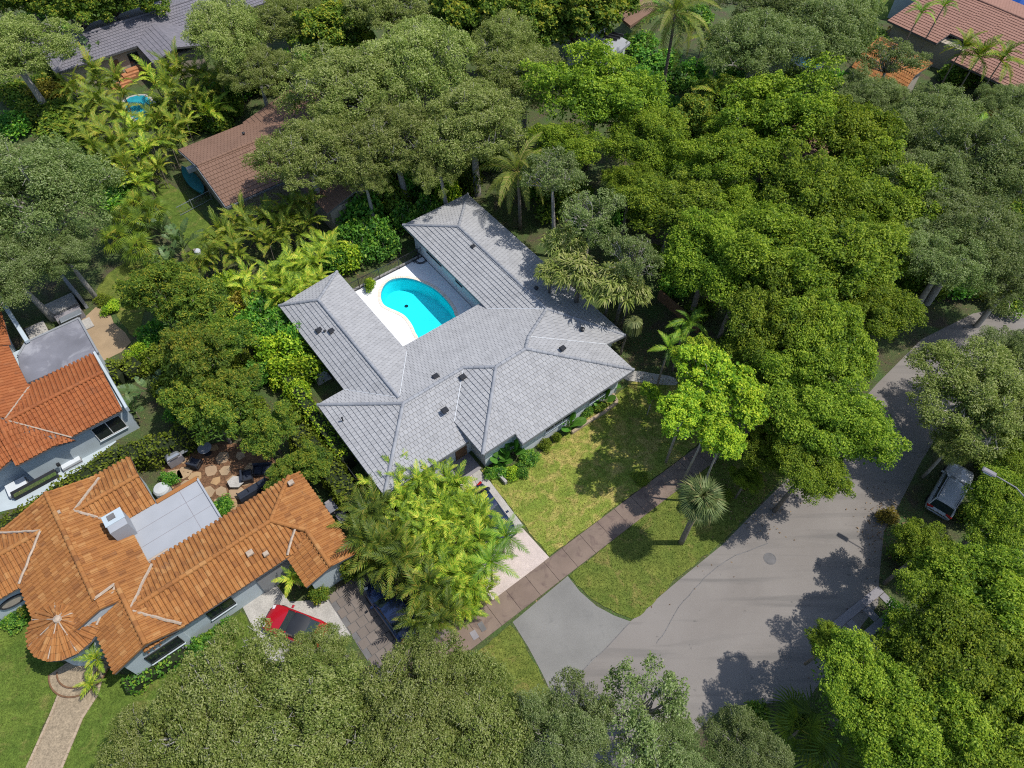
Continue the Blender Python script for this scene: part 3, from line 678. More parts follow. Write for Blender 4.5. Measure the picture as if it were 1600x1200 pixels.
def ring_fill(name, outer, inner, z, m, parent=None):
    bm = bmesh.new(); es = []
    for lp in (outer, inner):
        vs = [bm.verts.new((p.x, p.y, z)) for p in lp]
        es += [bm.edges.new((vs[i], vs[(i + 1) % len(vs)])) for i in range(len(vs))]
    bmesh.ops.triangle_fill(bm, use_beauty=True, edges=es)
    bmesh.ops.recalc_face_normals(bm, faces=bm.faces)
    for f in bm.faces:
        if f.normal.z < 0: f.normal_flip()
    me = bpy.data.meshes.new(name); bm.to_mesh(me); bm.free(); me.materials.append(m)
    o = bpy.data.objects.new(name, me); C.objects.link(o)
    if parent is not None: o.parent = parent
    ORG[o.name] = Vector((0, 0, 0)); return o
tag(ring_fill('pool_deck', dk, offset(pool, .25), .03, M['deck']), kind='structure')
pt = thing('swimming_pool', 'kidney shaped swimming pool with bright turquoise water in the court', 'pool', (0, 0, 0))
K = len(pool); DEP = 1.5
def watermat():
    m = bpy.data.materials.new('water'); m.use_nodes = True; t = m.node_tree; t.nodes.remove(t.nodes['Principled BSDF'])
    tr = _n(t, 'ShaderNodeBsdfTransparent'); tr.inputs[0].default_value = (.35, .93, .97, 1)
    gl = _n(t, 'ShaderNodeBsdfGlossy'); gl.inputs['Roughness'].default_value = .04
    fr = _n(t, 'ShaderNodeFresnel'); fr.inputs[0].default_value = 1.33
    bp = _n(t, 'ShaderNodeBump'); bp.inputs['Strength'].default_value = .25; bp.inputs['Distance'].default_value = .05
    t.links.new(noise(t, 3.5, 3), bp.inputs['Height']); t.links.new(bp.outputs[0], gl.inputs['Normal']); t.links.new(bp.outputs[0], fr.inputs['Normal'])
    mx = _n(t, 'ShaderNodeMixShader'); t.links.new(fr.outputs[0], mx.inputs[0]); t.links.new(tr.outputs[0], mx.inputs[1]); t.links.new(gl.outputs[0], mx.inputs[2])
    t.links.new(mx.outputs[0], t.nodes['Material Output'].inputs[0]); return m
M['water'] = watermat()
M['pool_tile'] = mat('pool_tile', (.12, .5, .6), .3, .1, 4, 0, None, .5, [(.06, .38, .5), (.2, .6, .68)])
M['plaster'] = mat('plaster', (.16, .86, .92), .7, .05, .8, 0, None, fine=(6, .12))
bs = MB()
for i in range(K):
    p, q = pool[i], pool[(i + 1) % K]
    bs.face([p + Vector((0, 0, .028)), p + Vector((0, 0, -DEP)), q + Vector((0, 0, -DEP)), q + Vector((0, 0, .028))])
bs.face([p + Vector((0, 0, -DEP)) for p in pool]); bs.build('basin', M['plaster'], pt)
MB().face([p + Vector((0, 0, -.1)) for p in offset(pool, -.002)]).build('water', M['water'], pt)
wl = MB(); wi = offset(pool, -.006)
for i in range(K):
    p, q = wi[i], wi[(i + 1) % K]; wl.face([p + Vector((0, 0, .01)), p + Vector((0, 0, -.22)), q + Vector((0, 0, -.22)), q + Vector((0, 0, .01))], rnd.random())
wl.build('waterline_tiles', M['pool_tile'], pt)
cp = MB(); o1 = offset(pool, .27)
for i in range(K):
    j = (i + 1) % K; g_ = .04
    a, b_, c_, d_ = [x + Vector((0, 0, .06)) for x in (pool[i].lerp(pool[j], g_), pool[j].lerp(pool[i], g_), o1[j].lerp(o1[i], g_), o1[i].lerp(o1[j], g_))]
    cp.prism([a, b_, c_, d_], .07, rnd.random())
cp.build('coping', M['coping'], pt)
dr_ = P(635, 478.5, -1.5); MB().lathe(dr_ + Vector((0, 0, .01)), [(.17, 0), (.17, .02), (.1, .03)], 12).build('drain', M['black_metal'], pt)
hr = thing('hose_coil', 'dark coiled hose lying on the shaded pool deck by the fence', 'hose', P(657, 405, .04))
hb = MB(); hc = P(657, 405, .07)
hb.tube([hc + Vector((math.cos(t * .5) * (.36 + .01 * t), math.sin(t * .5) * (.36 + .01 * t), .0 + .012 * (t % 3))) for t in range(0, 34)], .035, 6); hb.build('coil', M['black_metal'], hr)
# picket fence closing the court
def picket_fence(name, label, a, b, h, m='black_metal', step=.13, pst=2.0):
    f = thing(name, label, 'fence', a); d = b - a; L = d.length; t = d.normalized(); rz = math.atan2(t.y, t.x)
    for k in range(int(L / pst) + 1): MB().box(a + t * min(L, k * pst) + Vector((0, 0, h / 2 + .03)), (.06, .06, h + .06), rz).build('post', M[m], f)
    for z in (.12, h - .05): MB().box((a + b) / 2 + Vector((0, 0, z)), (L, .04, .045), rz).build('rail', M[m], f)
    pk = MB(); n = int(L / step)
    for k in range(n): pk.box(a + t * ((k + .5) * L / n) + Vector((0, 0, h / 2)), (.018, .018, h - .1), rz)
    o = pk.build('pickets', M[m], f); o['kind'] = 'stuff'; return f
picket_fence('picket_fence', 'black metal picket fence along the far edge of the pool deck', G(.3, 21.2, .03), G(8.7, 21.2, .03), 1.25)
picket_fence('picket_fence', 'dark metal picket fence close along the garage side of the grey roof', G(-7.55, 10.5, .0), G(-7.55, 3.5, .0), 1.5)
kb = MB().prism([G(.3, 21.3, .16), G(8.7, 21.3, .16), G(8.7, 21.5, .16), G(.3, 21.5, .16)], .2).build('deck_kerb', M['concrete']); tag(kb, kind='structure')
# air conditioner beside the left wing
ac = thing('air_conditioner', 'grey air conditioning unit on a concrete pad beside the left roof wing', 'air conditioner', P(503, 588, .1))
ap = P(503, 590, 0); MB().box(ap + Vector((0, 0, .06)), (1.15, 1.15, .14), G.t, bev=.02).build('pad', M['concrete'], ac)
cas = MB().box(ap + Vector((0, 0, .56)), (.8, .8, .82), G.t, bev=.05).build('casing', M['ac'], ac)
MB().lathe(ap + Vector((0, 0, .972)), [(.33, 0), (.33, .015), (.1, .03)], 18).build('fan_grille', M['black_metal'], cas)
for k in range(4):
    for s in (-1, 1):
        MB().box(ap + Matrix.Rotation(G.t, 3, 'Z') @ Vector((s * .402, 0, .28 + .17 * k)), (.02, .66, .1), G.t).build('louvre', M['slab'], cas)
# planter walls of the front beds
def low_wall(label, pts, h=.4, wd=.22, m='concrete'):
    t = thing('planter_wall', label, 'wall', pts[0])
    for i in range(len(pts) - 1):
        d = pts[i + 1] - pts[i]; n = max(1, int(d.length / 1.1))
        for k in range(n):
            c = pts[i] + d * ((k + .5) / n) + Vector((0, 0, h / 2)); MB().box(c, (d.length / n - .02, wd, h + .02 * rnd.random()), math.atan2(d.y, d.x), rnd.random(), bev=.02).build('block', M[m], t)
low_wall('low concrete planter wall between the porch bed and the front lawn', pxs([(771, 734), (791, 757)]))
low_wall('curved low stone edging of the bed along the long front eave', pxs([(893, 678), (922, 659), (945, 645), (964, 630), (957, 618)]), .32, .2, 'path_edge')

# ------------------------------------------------------------------ the orange tiled house
nh = thing('house', 'white house with orange barrel tile roofs, round turret and flat white roof', 'house', N(3, 2, 0))
def q4(*a): return [N(*p) for p in a]
of = [q4((0, -.95, 4.2), (0, 8.6, 4.2), (-3.56, 8.6, 3.0), (-3.56, -.95, 3.0)),
      q4((0, -.95, 4.2), (0, 8.6, 4.2), (3.1, 8.6, 3.155), (3.1, -.95, 3.155)),
      q4((.2, 6.43, 3.86), (5.05, 6.43, 3.86), (5.05, 8.9, 3.0), (.2, 8.9, 3.0)),
      q4((.2, 6.43, 3.86), (5.05, 6.43, 3.86), (5.05, 4.4, 3.06), (.2, 4.4, 3.06)),
      q4((.8, -1.81, 3.75), (10.29, -1.81, 3.75), (12.75, .8, 2.987), (.8, .8, 2.987)),
      q4((.8, -1.81, 3.75), (10.29, -1.81, 3.75), (11.9, -4.25, 3.0), (.8, -4.25, 3.0)),
      q4((13.5, -3.5, 2.755), (13.5, .8, 2.755), (12.75, .8, 2.987), (10.29, -1.81, 3.75), (11.75, -3.5, 3.297)),
      q4((11.75, -6.55, 3.297), (13.5, -6.55, 2.755), (13.5, -3.5, 2.755), (11.75, -3.5, 3.297)),
      q4((11.75, -6.55, 3.297), (11.75, -3.0, 3.297), (9.93, -3.0, 2.8), (9.93, -6.55, 2.8)),
      q4((1.25, .2, 3.9), (1.25, -4.35, 3.9), (-.95, -4.35, 3.02), (-.95, -.9, 3.02)),
      q4((1.25, .2, 3.9), (1.25, -4.35, 3.9), (3.25, -4.35, 3.1), (3.25, .2, 3.1)),
      q4((-.9, 6.44, 3.78), (-9, 6.44, 3.78), (-9, 8.75, 3.02), (-.9, 8.75, 3.02)),
      q4((-.9, 6.44, 3.78), (-9, 6.44, 3.78), (-9, 4.13, 3.02), (-.9, 4.13, 3.02))]
tc = (-2.13, .12); NT = 16
for k in range(NT):
    a0, a1 = 2 * math.pi * k / NT, 2 * math.pi * (k + 1) / NT
    of.append([N(tc[0], tc[1], 4.05), N(tc[0] + 2.1 * math.cos(a0), tc[1] + 2.1 * math.sin(a0), 3.12), N(tc[0] + 2.1 * math.cos(a1), tc[1] + 2.1 * math.sin(a1), 3.12)])
ron = tiled_roof(nh, of, 'barrel', 'tile_orange', .3, .42, ut=.14)
for a, b_ in [((0, -.25, 4.2), (0, 8.6, 4.2)), ((.6, 6.43, 3.86), (5.05, 6.43, 3.86)), ((1.3, -1.81, 3.75), (10.29, -1.81, 3.75)), ((10.29, -1.81, 3.75), (12.75, .8, 2.987)), ((10.29, -1.81, 3.75), (11.75, -3.5, 3.297)), ((11.75, -3.5, 3.297), (11.75, -6.55, 3.297)), ((1.25, .1, 3.9), (1.25, -4.35, 3.9)), ((-1.1, 6.44, 3.78), (-9, 6.44, 3.78))]:
    caps(ron, N(*a), N(*b_), 'tile_orange', .3, .42, .15, lift=.09)
for a, b_ in [((.95, 6.43, 3.86), (2.9, 8.3, 3.2)), ((.95, 6.43, 3.86), (2.2, 4.9, 3.35)), ((1.34, -1.81, 3.76), (3.25, .45, 3.12)), ((-1.2, 6.44, 3.78), (-3.4, 8.4, 3.1)), ((-1.2, 6.44, 3.78), (-3.5, 4.25, 3.05)), ((11.2, -3.1, 3.3), (10.0, -4.2, 3.05)), ((1.3, -1.9, 3.75), (3.2, -4.2, 3.15)), ((1.2, 0, 3.86), (-.7, -1.1, 3.1)), ((0, -.2, 4.2), (1.2, .1, 3.9))]:
    line(ron, 'mortar_line', N(*a), N(*b_), 'mortar', .17, lift=.17, wob=.03)
for k in range(0, NT, 2):
    a0 = 2 * math.pi * k / NT; line(ron, 'mortar_line', N(tc[0], tc[1], 4.05), N(tc[0] + 2.0 * math.cos(a0), tc[1] + 2.0 * math.sin(a0), 3.16), 'mortar', .08, lift=.07, wob=.015)
MB().lathe(N(tc[0], tc[1], 4.05), [(.24, 0), (.2, .14), (.05, .2)], 10).build('finial', M['mortar'], ron)
# flat roof with kerbs and seams
fl = MB().prism(q4((3.0, .75, 3.08), (7.95, .75, 3.08), (7.95, 4.45, 3.08), (3.0, 4.45, 3.08)), .2).build('flat_roof', M['flat_white'], nh)
for a, b_, wd, mm in [((7.9, .9), (7.9, 4.4), .14, 'flat_white'), ((5.1, 4.42), (7.95, 4.42), .3, 'tile_orange'), ((3.05, 1.0), (3.05, 4.3), .16, 'mortar'), ((3.1, .85), (4.4, .85), .14, 'mortar')]:
    p, q = N(a[0], a[1], 3.13), N(b_[0], b_[1], 3.13); d = q - p; MB().box((p + q) / 2, (d.length, wd, .12), math.atan2(d.y, d.x), bev=.03).build('roof_kerb', M[mm], fl)
for v in (2.0, 3.2): MB().box(N(5.5, v, 3.083), (4.7, .03, .008), N.t).build('seam', M['slab'], fl)
MB().box(N(6.6, 2.6, 3.083), (.03, 3.4, .009), N.t).build('seam', M['slab'], fl)
ch = MB().box(N(2.78, 3.75, 3.7), (1.1, 1.35, 1.75), N.t, bev=.03).build('chimney', M['flat_white'], nh)
MB().box(N(2.78, 4.0, 4.6), (1.2, .85, .1), N.t, bev=.02).build('chimney_cap', M['wall_cool'], ch)
MB().box(N(2.7, 4.05, 4.67), (.45, .4, .05), N.t).build('flue_grate', M['concrete_dark'], ch)
for px, py, z, s in ((391, 865, 3.4, 1), (416, 866, 3.3, .8), (92, 802, 4.0, .7), (455, 755, 3.2, .9)):
    vent(px, py, z + .12, s, 1).build('roof_vent', M['mortar'], ron)
for u0, u1, v0, v1, h in ((-3.1, 3.0, .2, 8.2, 2.90), (2.9, 7.75, .6, 4.3, 2.86), (.5, 4.75, 4.8, 8.5, 2.89), (.9, 12.6, -3.85, .4, 2.72), (10.3, 13.1, -6.2, -2, 2.66), (-.5, 2.85, -4.05, .1, 2.88), (-9, -1, 4.5, 8.3, 2.87)):
    wall_box(nh, N, u0, u1, v0, v1, h, 'wall_cool')
MB().lathe(N(tc[0], tc[1], 0), [(1.6, 0), (1.6, 2.98)], 24).build('turret_wall', M['wall_cool'], nh)
# gable ends
for pts in (q4((-.5, -4.06, 2.85), (2.85, -4.06, 2.85), (1.25, -4.06, 3.75)), q4((4.76, 4.8, 2.85), (4.76, 8.5, 2.85), (4.76, 6.43, 3.75)), q4((10.3, -6.21, 2.6), (13.1, -6.21, 2.6), (11.75, -6.21, 3.1))):
    d = Vector((-math.sin(N.t), math.cos(N.t), 0)) if abs(N.uv(pts[0])[1] - N.uv(pts[1])[1]) < .01 else Vector((math.cos(N.t), math.sin(N.t), 0)) * -1
    n3 = len(pts); MB().raw(pts + [p + d * .1 for p in pts], [(0, 1, 2), (5, 4, 3), (0, 3, 4, 1), (1, 4, 5, 2), (2, 5, 3, 0)]).build('gable', M['wall_cool'], nh)
window(nh, N, (1.5, -4.07), (2.0, 1.1, -1), 'u', 1.55, 'frame_dark', 2); window(nh, N, (5.2, -3.87), (1.6, 1.0, -1), 'u', 1.6, 'frame_dark', 2)
window(nh, N, (12.9, -6.22), (.01 + 1.0, 1.0, -1), 'u', 1.5, 'frame_dark', 1)
for k in range(3): MB().lathe(N(.9 + .35 * k, -4.1, 2.5), [(.05, -.06), (.07, 0), (.05, .06)], 8).build('wall_vent', M['terracotta'], nh)
ow = MB(); oc = N(-4.6, 4.44, 1.7); ax = Vector((math.cos(N.t), math.sin(N.t), 0))
ow.tube([oc + ax * (.72 * math.cos(t * .3142)) + Vector((0, 0, .42 * math.sin(t * .3142))) for t in range(21)], .07, 6); oo = ow.build('oval_window', M['frame_dark'], nh)
MB().raw([oc + ax * (.7 * math.cos(t * .3142)) + Vector((0, 0, .4 * math.sin(t * .3142))) for t in range(20)], [tuple(range(20))]).build('pane', M['wall_beige'], oo)
MB().box(N(8.9, -3.9, 1.1), (2.4, .08, 2.1), N.t).build('garage_door', M['wall_grey'], nh)
MB().box(N(-.9, -.6, 1.05), (.08, 1.0, 2.0), N.t + .4).build('front_door', M['wood'], nh)
MB().raw([N(-1.7, -.93, 3.3), N(1.6, -.93, 3.3), N(0, -.93, 4.08), N(-1.7, -.8, 3.3), N(1.6, -.8, 3.3), N(0, -.8, 4.08)], [(0, 1, 2), (5, 4, 3), (0, 3, 4, 1), (1, 4, 5, 2), (2, 5, 3, 0)]).build('gable', M['wall_cool'], nh)
# white screen between turret and gable
MB().box(N(-.95, -.35, 1.45), (.5, 1.7, 2.9), N.t - .35).build('entry_wall', M['wall_cool'], nh)

# ------------------------------------------------------------------ the red tiled house on the left edge
rh = thing('house', 'white house at the left edge with red barrel tile roofs and weathered flat roof', 'house', N(1, 17, 0))
rf = [q4((-1.2, 16.1, 4.0), (6.28, 16.1, 4.0), (6.28, 19.3, 3.05), (-1.2, 19.3, 3.05)), q4((-1.2, 16.1, 4.0), (6.28, 16.1, 4.0), (6.05, 12.9, 3.05), (-1.2, 12.9, 3.05)),
      q4((1.55, 13.2, 3.32), (1.55, 34, 3.32), (-4.5, 34, 5.5), (-4.5, 17, 5.5), (-.3, 16.1, 4.0)),
      [P(15, 657, 4.02), P(118, 688, 3.02), P(25, 714, 3.02), P(-2, 655, 4.2)], [P(-2, 655, 4.2), P(25, 714, 3.02), P(-30, 758, 3.02), P(-90, 690, 4.2)],
      q4((1.7, 23.7, 3.3), (2.5, 31, 3.3), (-1, 31, 4.6), (-1, 24.2, 4.6))]
ror = tiled_roof(rh, rf, 'barrel', 'tile_red', .3, .42, ut=.14)
for a, b_ in [((-.4, 16.1, 4.0), (6.28, 16.1, 4.0))]: caps(ror, N(*a), N(*b_), 'tile_red', .3, .42, .15, lift=.09)
caps(ror, P(-2, 655, 4.2), P(25, 714, 3.02), 'tile_red', .3, .42, .15, lift=.09)
line(ror, 'mortar_line', N(-.4, 16.1, 4.05), N(2.5, 12.75, 3.1), 'mortar', .1, lift=.1); line(ror, 'mortar_line', N(-.4, 16.2, 4.05), N(1.6, 18.8, 3.3), 'mortar', .1, lift=.1)
line(ror, 'mortar_line', N(1.7, 23.8, 3.3), N(-1, 24.2, 4.6), 'mortar', .12, lift=.1)
fr_ = MB().prism([P(36, 601, 3.1), P(28, 556, 3.1), P(40, 535, 3.1), P(123, 497, 3.1), P(153, 551, 3.1), P(120, 566, 3.1)], .25).build('flat_roof', M['flat_grey'], rh)
for a, b_ in (((123, 497), (153, 551)), ((40, 535), (123, 497)), ((28, 556), (40, 535))):
    p, q = P(*a, 3.14), P(*b_, 3.14); d = q - p; MB().box((p + q) / 2, (d.length, .16, .14), math.atan2(d.y, d.x), bev=.03).build('parapet', M['wall_grey'], fr_)
p, q = P(0, 466, 3.4), P(42, 532, 3.3); d = q - p; MB().box((p + q) / 2, (d.length + .4, .3, .3), math.atan2(d.y, d.x), bev=.03).build('parapet', M['wall_cool'], rh)
p, q = N(6.35, 12.9, 3.1), N(6.35, 19.4, 3.1); d = q - p
MB().box((p + q) / 2 - Vector((0, 0, .2)), (d.length, .2, .5), math.atan2(d.y, d.x), bev=.03).build('gable_kerb', M['wall_cool'], rh)
wall_box(rh, N, -1.2, 6.2, 13.4, 19.0, 2.88, 'wall_cool'); wall_box(rh, N, -6, 1.2, 14.6, 34, 2.93, 'wall_cool'); wall_box(rh, N, 1.0, 6.4, 18.8, 23.4, 2.85, 'wall_cool')
window(rh, N, (4.6, 13.38), (2.0, 1.5, -1), 'u', 1.6, 'frame_white', 2)
tag(sheet('side_yard', pxs([(-40, 742), (60, 705), (120, 690), (175, 680), (182, 690), (110, 745), (40, 790), (-40, 810)]), .02, M['wall_cool'], thick=.04), kind='structure')
for k, (px, py) in enumerate(((110, 720), (28, 762))):
    t_ = thing('concrete_pad', ('white raised equipment pad in the side yard near the hedge bend', 'white raised equipment pad in the side yard by the left edge')[k], 'pad', P(px, py, .02))
    MB().box(P(px, py, .25), (1.3, 1.05, .46), N.t, bev=.02).build('block', M['wall_white'], t_)
    MB().box(P(px, py, .25), (1.36, 1.11, .06), N.t).build('edge_shade', M['concrete_dark'], t_)  # dark band stands in for the shade along the pad edges
t_ = thing('meter_post', 'small black meter on a post in the white side yard', 'meter', P(91, 726, 0)); MB().box(P(91, 726, .5), (.06, .06, 1.0), 0).build('post', M['black_metal'], t_); MB().box(P(91, 726, 1.05), (.22, .18, .3), N.t, bev=.03).build('box', M['black_metal'], t_)
t_ = thing('trough_planter', 'long black trough planter between the white side yard and the hedge', 'planter', P(55, 760, .02))
MB().box(P(55, 757, .3), (3.0, .45, .56), N.t, bev=.02).build('trough', M['black_metal'], t_); MB().box(P(55, 757, .58), (2.86, .32, .03), N.t).build('earth', M['soil'], t_)
# terrace with stone slabs beyond the flat roof
te = tag(sheet('terrace', pxs([(128, 500), (150, 480), (172, 490), (178, 505), (196, 520), (205, 535), (190, 550), (160, 565), (150, 545)]), .03, M['sand'], thick=.05), kind='structure')
for k, (x, y, a, b_, lb) in enumerate(((98, 478, 2.3, 1.5, 'flat stone slab topped outdoor kitchen counter below the big oak'), (58, 517, 1.5, 1.6, 'pale square stone slab on brown earth by the red roof'), (136, 506, .8, 1.2, 'small grey stone slab at the corner of the flat roof terrace'))):
    t_ = thing('stone_slab', lb, 'slab', P(x, y, 0)); MB().box(P(x, y, .3 if k == 0 else .1), (a, b_, .6 if k == 0 else .16), N.t, bev=.04).build('stone', M['concrete'], t_)
t_ = thing('outdoor_kitchen', 'steel outdoor kitchen unit below the stone counter by the terrace', 'outdoor kitchen', P(110, 495, 0))
MB().box(P(110, 495, .45), (2.0, .75, .9), N.t, bev=.03).build('cabinet', M['slab'], t_); MB().box(P(110, 494, .95), (1.7, .6, .12), N.t, bev=.03).build('top', M['steel'], t_)
t_ = thing('screen_wall', 'tall grey leaning screen panel behind the outdoor kitchen', 'screen', P(128, 475, 0)); p, q = P(112, 452, 0), P(137, 482, 0); d = q - p
MB().box((p + q) / 2 + Vector((0, 0, .9)), (d.length, .25, 1.8), math.atan2(d.y, d.x), bev=.03).build('panel', M['wall_grey'], t_)

# ------------------------------------------------------------------ houses farther back
def far_house(label, loc, facets, style, tm, walls, cw=.34, cl=.46, capl=(), wm='wall_beige', g=None):
    h = thing('house', label, 'house', loc)
    r = tiled_roof(h, facets, style, tm, cw, cl, .05, .16)
    for a, b_ in capl: caps(r, a, b_, tm, .3, .5, .13, singly=False, lift=.05)
    for wv in walls: MB().prism([Vector(p) for p in wv], wv[0].z).build('wall', M[wm], h)
    return h, r
B3 = Grid((353, 323), 3, 38.3)
def b3(*a): return [B3(*p) for p in a]
bh, br = far_house('brown tiled house partly under an oak behind the grey house', B3(5, 4, 0), [
    b3((0, 0, 3.0), (14, 0, 3.0), (14, 5.2, 4.3), (0, 5.2, 4.3)), b3((0, 10.45, 3.0), (14, 10.45, 3.0), (14, 5.2, 4.3), (0, 5.2, 4.3)),
    b3((6.8, 2, 3.0), (6.8, 10.7, 3.0), (12.2, 10.7, 4.42), (12.2, 2, 4.42)), b3((17.5, 2, 3.0), (17.5, 10.7, 3.0), (12.2, 10.7, 4.42), (12.2, 2, 4.42)),
    b3((6.6, -6.4, 3.0), (6.6, 2, 3.0), (9.6, 2, 3.95), (9.6, -6.4, 3.95)), b3((12.6, -6.4, 3.0), (12.6, 2, 3.0), (9.6, 2, 3.95), (9.6, -6.4, 3.95))], 'flat', 'tile_brown',
    [b3((.6, .5, 2.8), (13.5, .5, 2.8), (13.5, 9.9, 2.8), (.6, 9.9, 2.8)), b3((7.1, -5.9, 2.78), (12.1, -5.9, 2.78), (12.1, .6, 2.78), (7.1, .6, 2.78)), b3((7.2, 3, 2.82), (17, 3, 2.82), (17, 10.2, 2.82), (7.2, 10.2, 2.82))],
    capl=[(B3(0, 5.2, 4.3), B3(14, 5.2, 4.3)), (B3(12.2, 2, 4.42), B3(12.2, 10.7, 4.42)), (B3(9.6, 2, 3.95), B3(9.6, -6.4, 3.95))])
MB().prism(b3((.6, .45, 2.8), (.6, 10, 2.8), (.5, 10, 2.8), (.5, .45, 2.8)), 2.8).build('end_wall', M['wall_beige'], bh)
vent(381, 210, 3.75, .8, 0).build('roof_vent', M['black_metal'], br)
MB().box(P(299, 264, 2.2), (.8, .5, .5), B3.t, bev=.05).build('wall_unit', M['ac'], bh)
for c0, c1 in (((0, -.05, 2.95), (14, -.05, 2.95)), ((-.05, 0, 2.95), (-.05, 5.2, 4.25)), ((-.05, 10.45, 2.95), (-.05, 5.2, 4.25))):
    a, b_ = B3(*c0), B3(*c1); d = b_ - a; MB().box((a + b_) / 2 - Vector((0, 0, .08)), (d.length, .07, .18), math.atan2(d.y, d.x), ry=-math.atan2(d.z, math.hypot(d.x, d.y))).build('fascia', M['fascia'], br)
# shade sail on the shaded side of the brown house
bt = thing('canoe', 'teal canoe leaning on the shaded end wall of the brown house', 'canoe', P(305, 300, 0))
cb = MB(); pts = []; a, b_ = P(287, 266, .5), P(321, 308, .5); dd = (b_ - a); sd_ = dd.normalized().cross(Vector((0, 0, 1)))
vs = []; NS = 14
for i in range(NS + 1):
    t = i / NS; wv = max(.02, .62 * (1 - (2 * t - 1) ** 2) ** .75); c0 = a + dd * t
    for (k, z) in ((-1, .28), (-.75, .02), (0, -.1), (.75, .02), (1, .28)): vs.append(c0 + sd_ * (k * wv) + Vector((0, 0, z + .28 * (2 * t - 1) ** 2)))
fs = [(i * 5 + k, i * 5 + k + 1, i * 5 + 6 + k, i * 5 + 5 + k) for i in range(NS) for k in range(4)]
cb.raw(vs, fs); cb.build('hull', M['teal'], bt)
dk_ = MB(); vs2 = []
for i in range(NS + 1):
    t = i / NS; wv = max(.015, .58 * (1 - (2 * t - 1) ** 2) ** .75); c0 = a + dd * t
    for k in (-1, 0, 1): vs2.append(c0 + sd_ * (k * wv) + Vector((0, 0, .27 + .28 * (2 * t - 1) ** 2 + (.06 if k == 0 else 0))))
dk_.raw(vs2, [(i * 3 + k, i * 3 + k + 1, i * 3 + 4 + k, i * 3 + 3 + k) for i in range(NS) for k in range(2)]).build('cover', M['teal'], bt)
picket_fence('garden_fence', 'low grey rail fence from the brown house across the side lawn', P(332, 312, 0), P(282, 338, 0), 1.1, 'steel', .25)
# grey slate house
B4 = Grid((100, 67), 3.8, 38.3)
def b4(*a): return [B4(*p) for p in a]
sh, sr = far_house('grey tiled house at the top left behind the palm thicket', B4(5, -1, 0), [
    b4((-2.6, -4, 3.0), (6.6, -4, 3.0), (6.6, .2, 3.9), (1.6, .2, 3.9)), b4((6.6, -4, 3.0), (24, -4, 3.0), (24, .2, 3.9), (6.6, .2, 3.9)), b4((-2.6, 4.2, 3.0), (24, 4.2, 3.0), (24, .2, 3.9), (1.6, .2, 3.9)), b4((-2.6, -4, 3.0), (-2.6, 4.2, 3.0), (1.6, .2, 3.9)),
    b4((6.35, -8.5, 3.0), (6.35, -2, 3.0), (9.4, -2, 3.75), (9.4, -8.5, 3.75)), b4((12.4, -8.5, 3.0), (12.4, -2, 3.0), (9.4, -2, 3.75), (9.4, -8.5, 3.75))], 'flat', 'tile_slate',
    [b4((-2, -3.4, 2.8), (23, -3.4, 2.8), (23, 3.6, 2.8), (-2, 3.6, 2.8)), b4((6.9, -8, 2.78), (11.9, -8, 2.78), (11.9, -3, 2.78), (6.9, -3, 2.78))], capl=[(B4(1.6, .2, 3.9), B4(24, .2, 3.9)), (B4(1.6, .2, 3.9), B4(-2.6, -4, 3.0))], wm='wall_beige')
window(sh, B4, (5.6, -3.41), (1.1, 1.2, -1), 'u', 1.6, 'frame_dark', 2, False); MB().box(B4(3.4, -3.43, 1.05), (1.0, .07, 2.1), B4.t).build('door', M['wood'], sh)
for px, py in ((181, 44), (200, 27)): vent(px, py, 3.6, .9, 0).build('roof_vent', M['mortar'], sr)
sp = thing('stair_flight', 'terracotta steps leading from the grey tiled house to its pool', 'steps', P(205, 120, 0))
for k in range(5): MB().box(P(212 - 6 * k, 112 + 6 * k, .45 - .09 * k), (1.9, .7, .9 - .18 * k + .02), B4.t, bev=.02).build('step', M['terracotta'], sp)
# pools in neighbouring gardens
def small_pool(label, pts, z=.06):
    t = thing('garden_pool', label, 'pool', P(*pts[0], 0)); q = [Vector((p.x, p.y, 0)) for p in smoothpx(pts, 0, 3)]
    a = sum(q[i].x * q[(i + 1) % len(q)].y - q[(i + 1) % len(q)].x * q[i].y for i in range(len(q)))
    if a < 0: q.reverse()
    MB().prism([p + Vector((0, 0, z)) for p in offset(q, .3)], .1).build('surround', M['concrete'], t)
    MB().prism([p + Vector((0, 0, z + .02)) for p in q], .05).build('water', M['pool_far'], t)
M['pool_far'] = mat('pool_far', (.03, .3, .38), .1, .15, 1.5, spec=.5)
small_pool('small blue pool glimpsed among the palms before the grey tiled house', [(196, 158), (225, 150), (244, 170), (232, 192), (205, 182)])
small_pool('pale blue pool glimpsed through the oaks at the upper right', [(1240, 95), (1262, 72), (1290, 84), (1275, 108)])
small_pool('small dark blue pool in the notch of the pink tiled roof', [(1448, 66), (1470, 50), (1492, 62), (1478, 84)])
# pink tiled house, top right
B5 = Grid((1479, 67), 3, 38.3)
def z5(u): return 3.0 + .14 * (u + 1)
ph, pr = far_house('pink brown tiled house at the top right corner', B5(5, -2, 0), [
    [B5(u, v, z5(u)) for u, v in ((-1, 7), (8.6, 7), (8.6, .6), (-1, .6))], [B5(u, v, z5(u)) for u, v in ((1.4, .6), (8.6, .6), (8.6, -2.2), (1.4, -2.2))], [B5(u, v, z5(u)) for u, v in ((-2.5, -2.2), (8.6, -2.2), (8.6, -14), (-2.5, -14))],
    [B5(8.6, 7, z5(8.6)), B5(8.6, -14, z5(8.6)), B5(14, -14, 3.3), B5(14, 7, 3.3)]], 'flat', 'tile_pink', [[B5(-.4, 6.4, 2.75), B5(13, 6.4, 2.75), B5(13, -13, 2.75), B5(1.6, -13, 2.75)]], capl=[(B5(8.6, 7, z5(8.6)), B5(8.6, -14, z5(8.6)))])
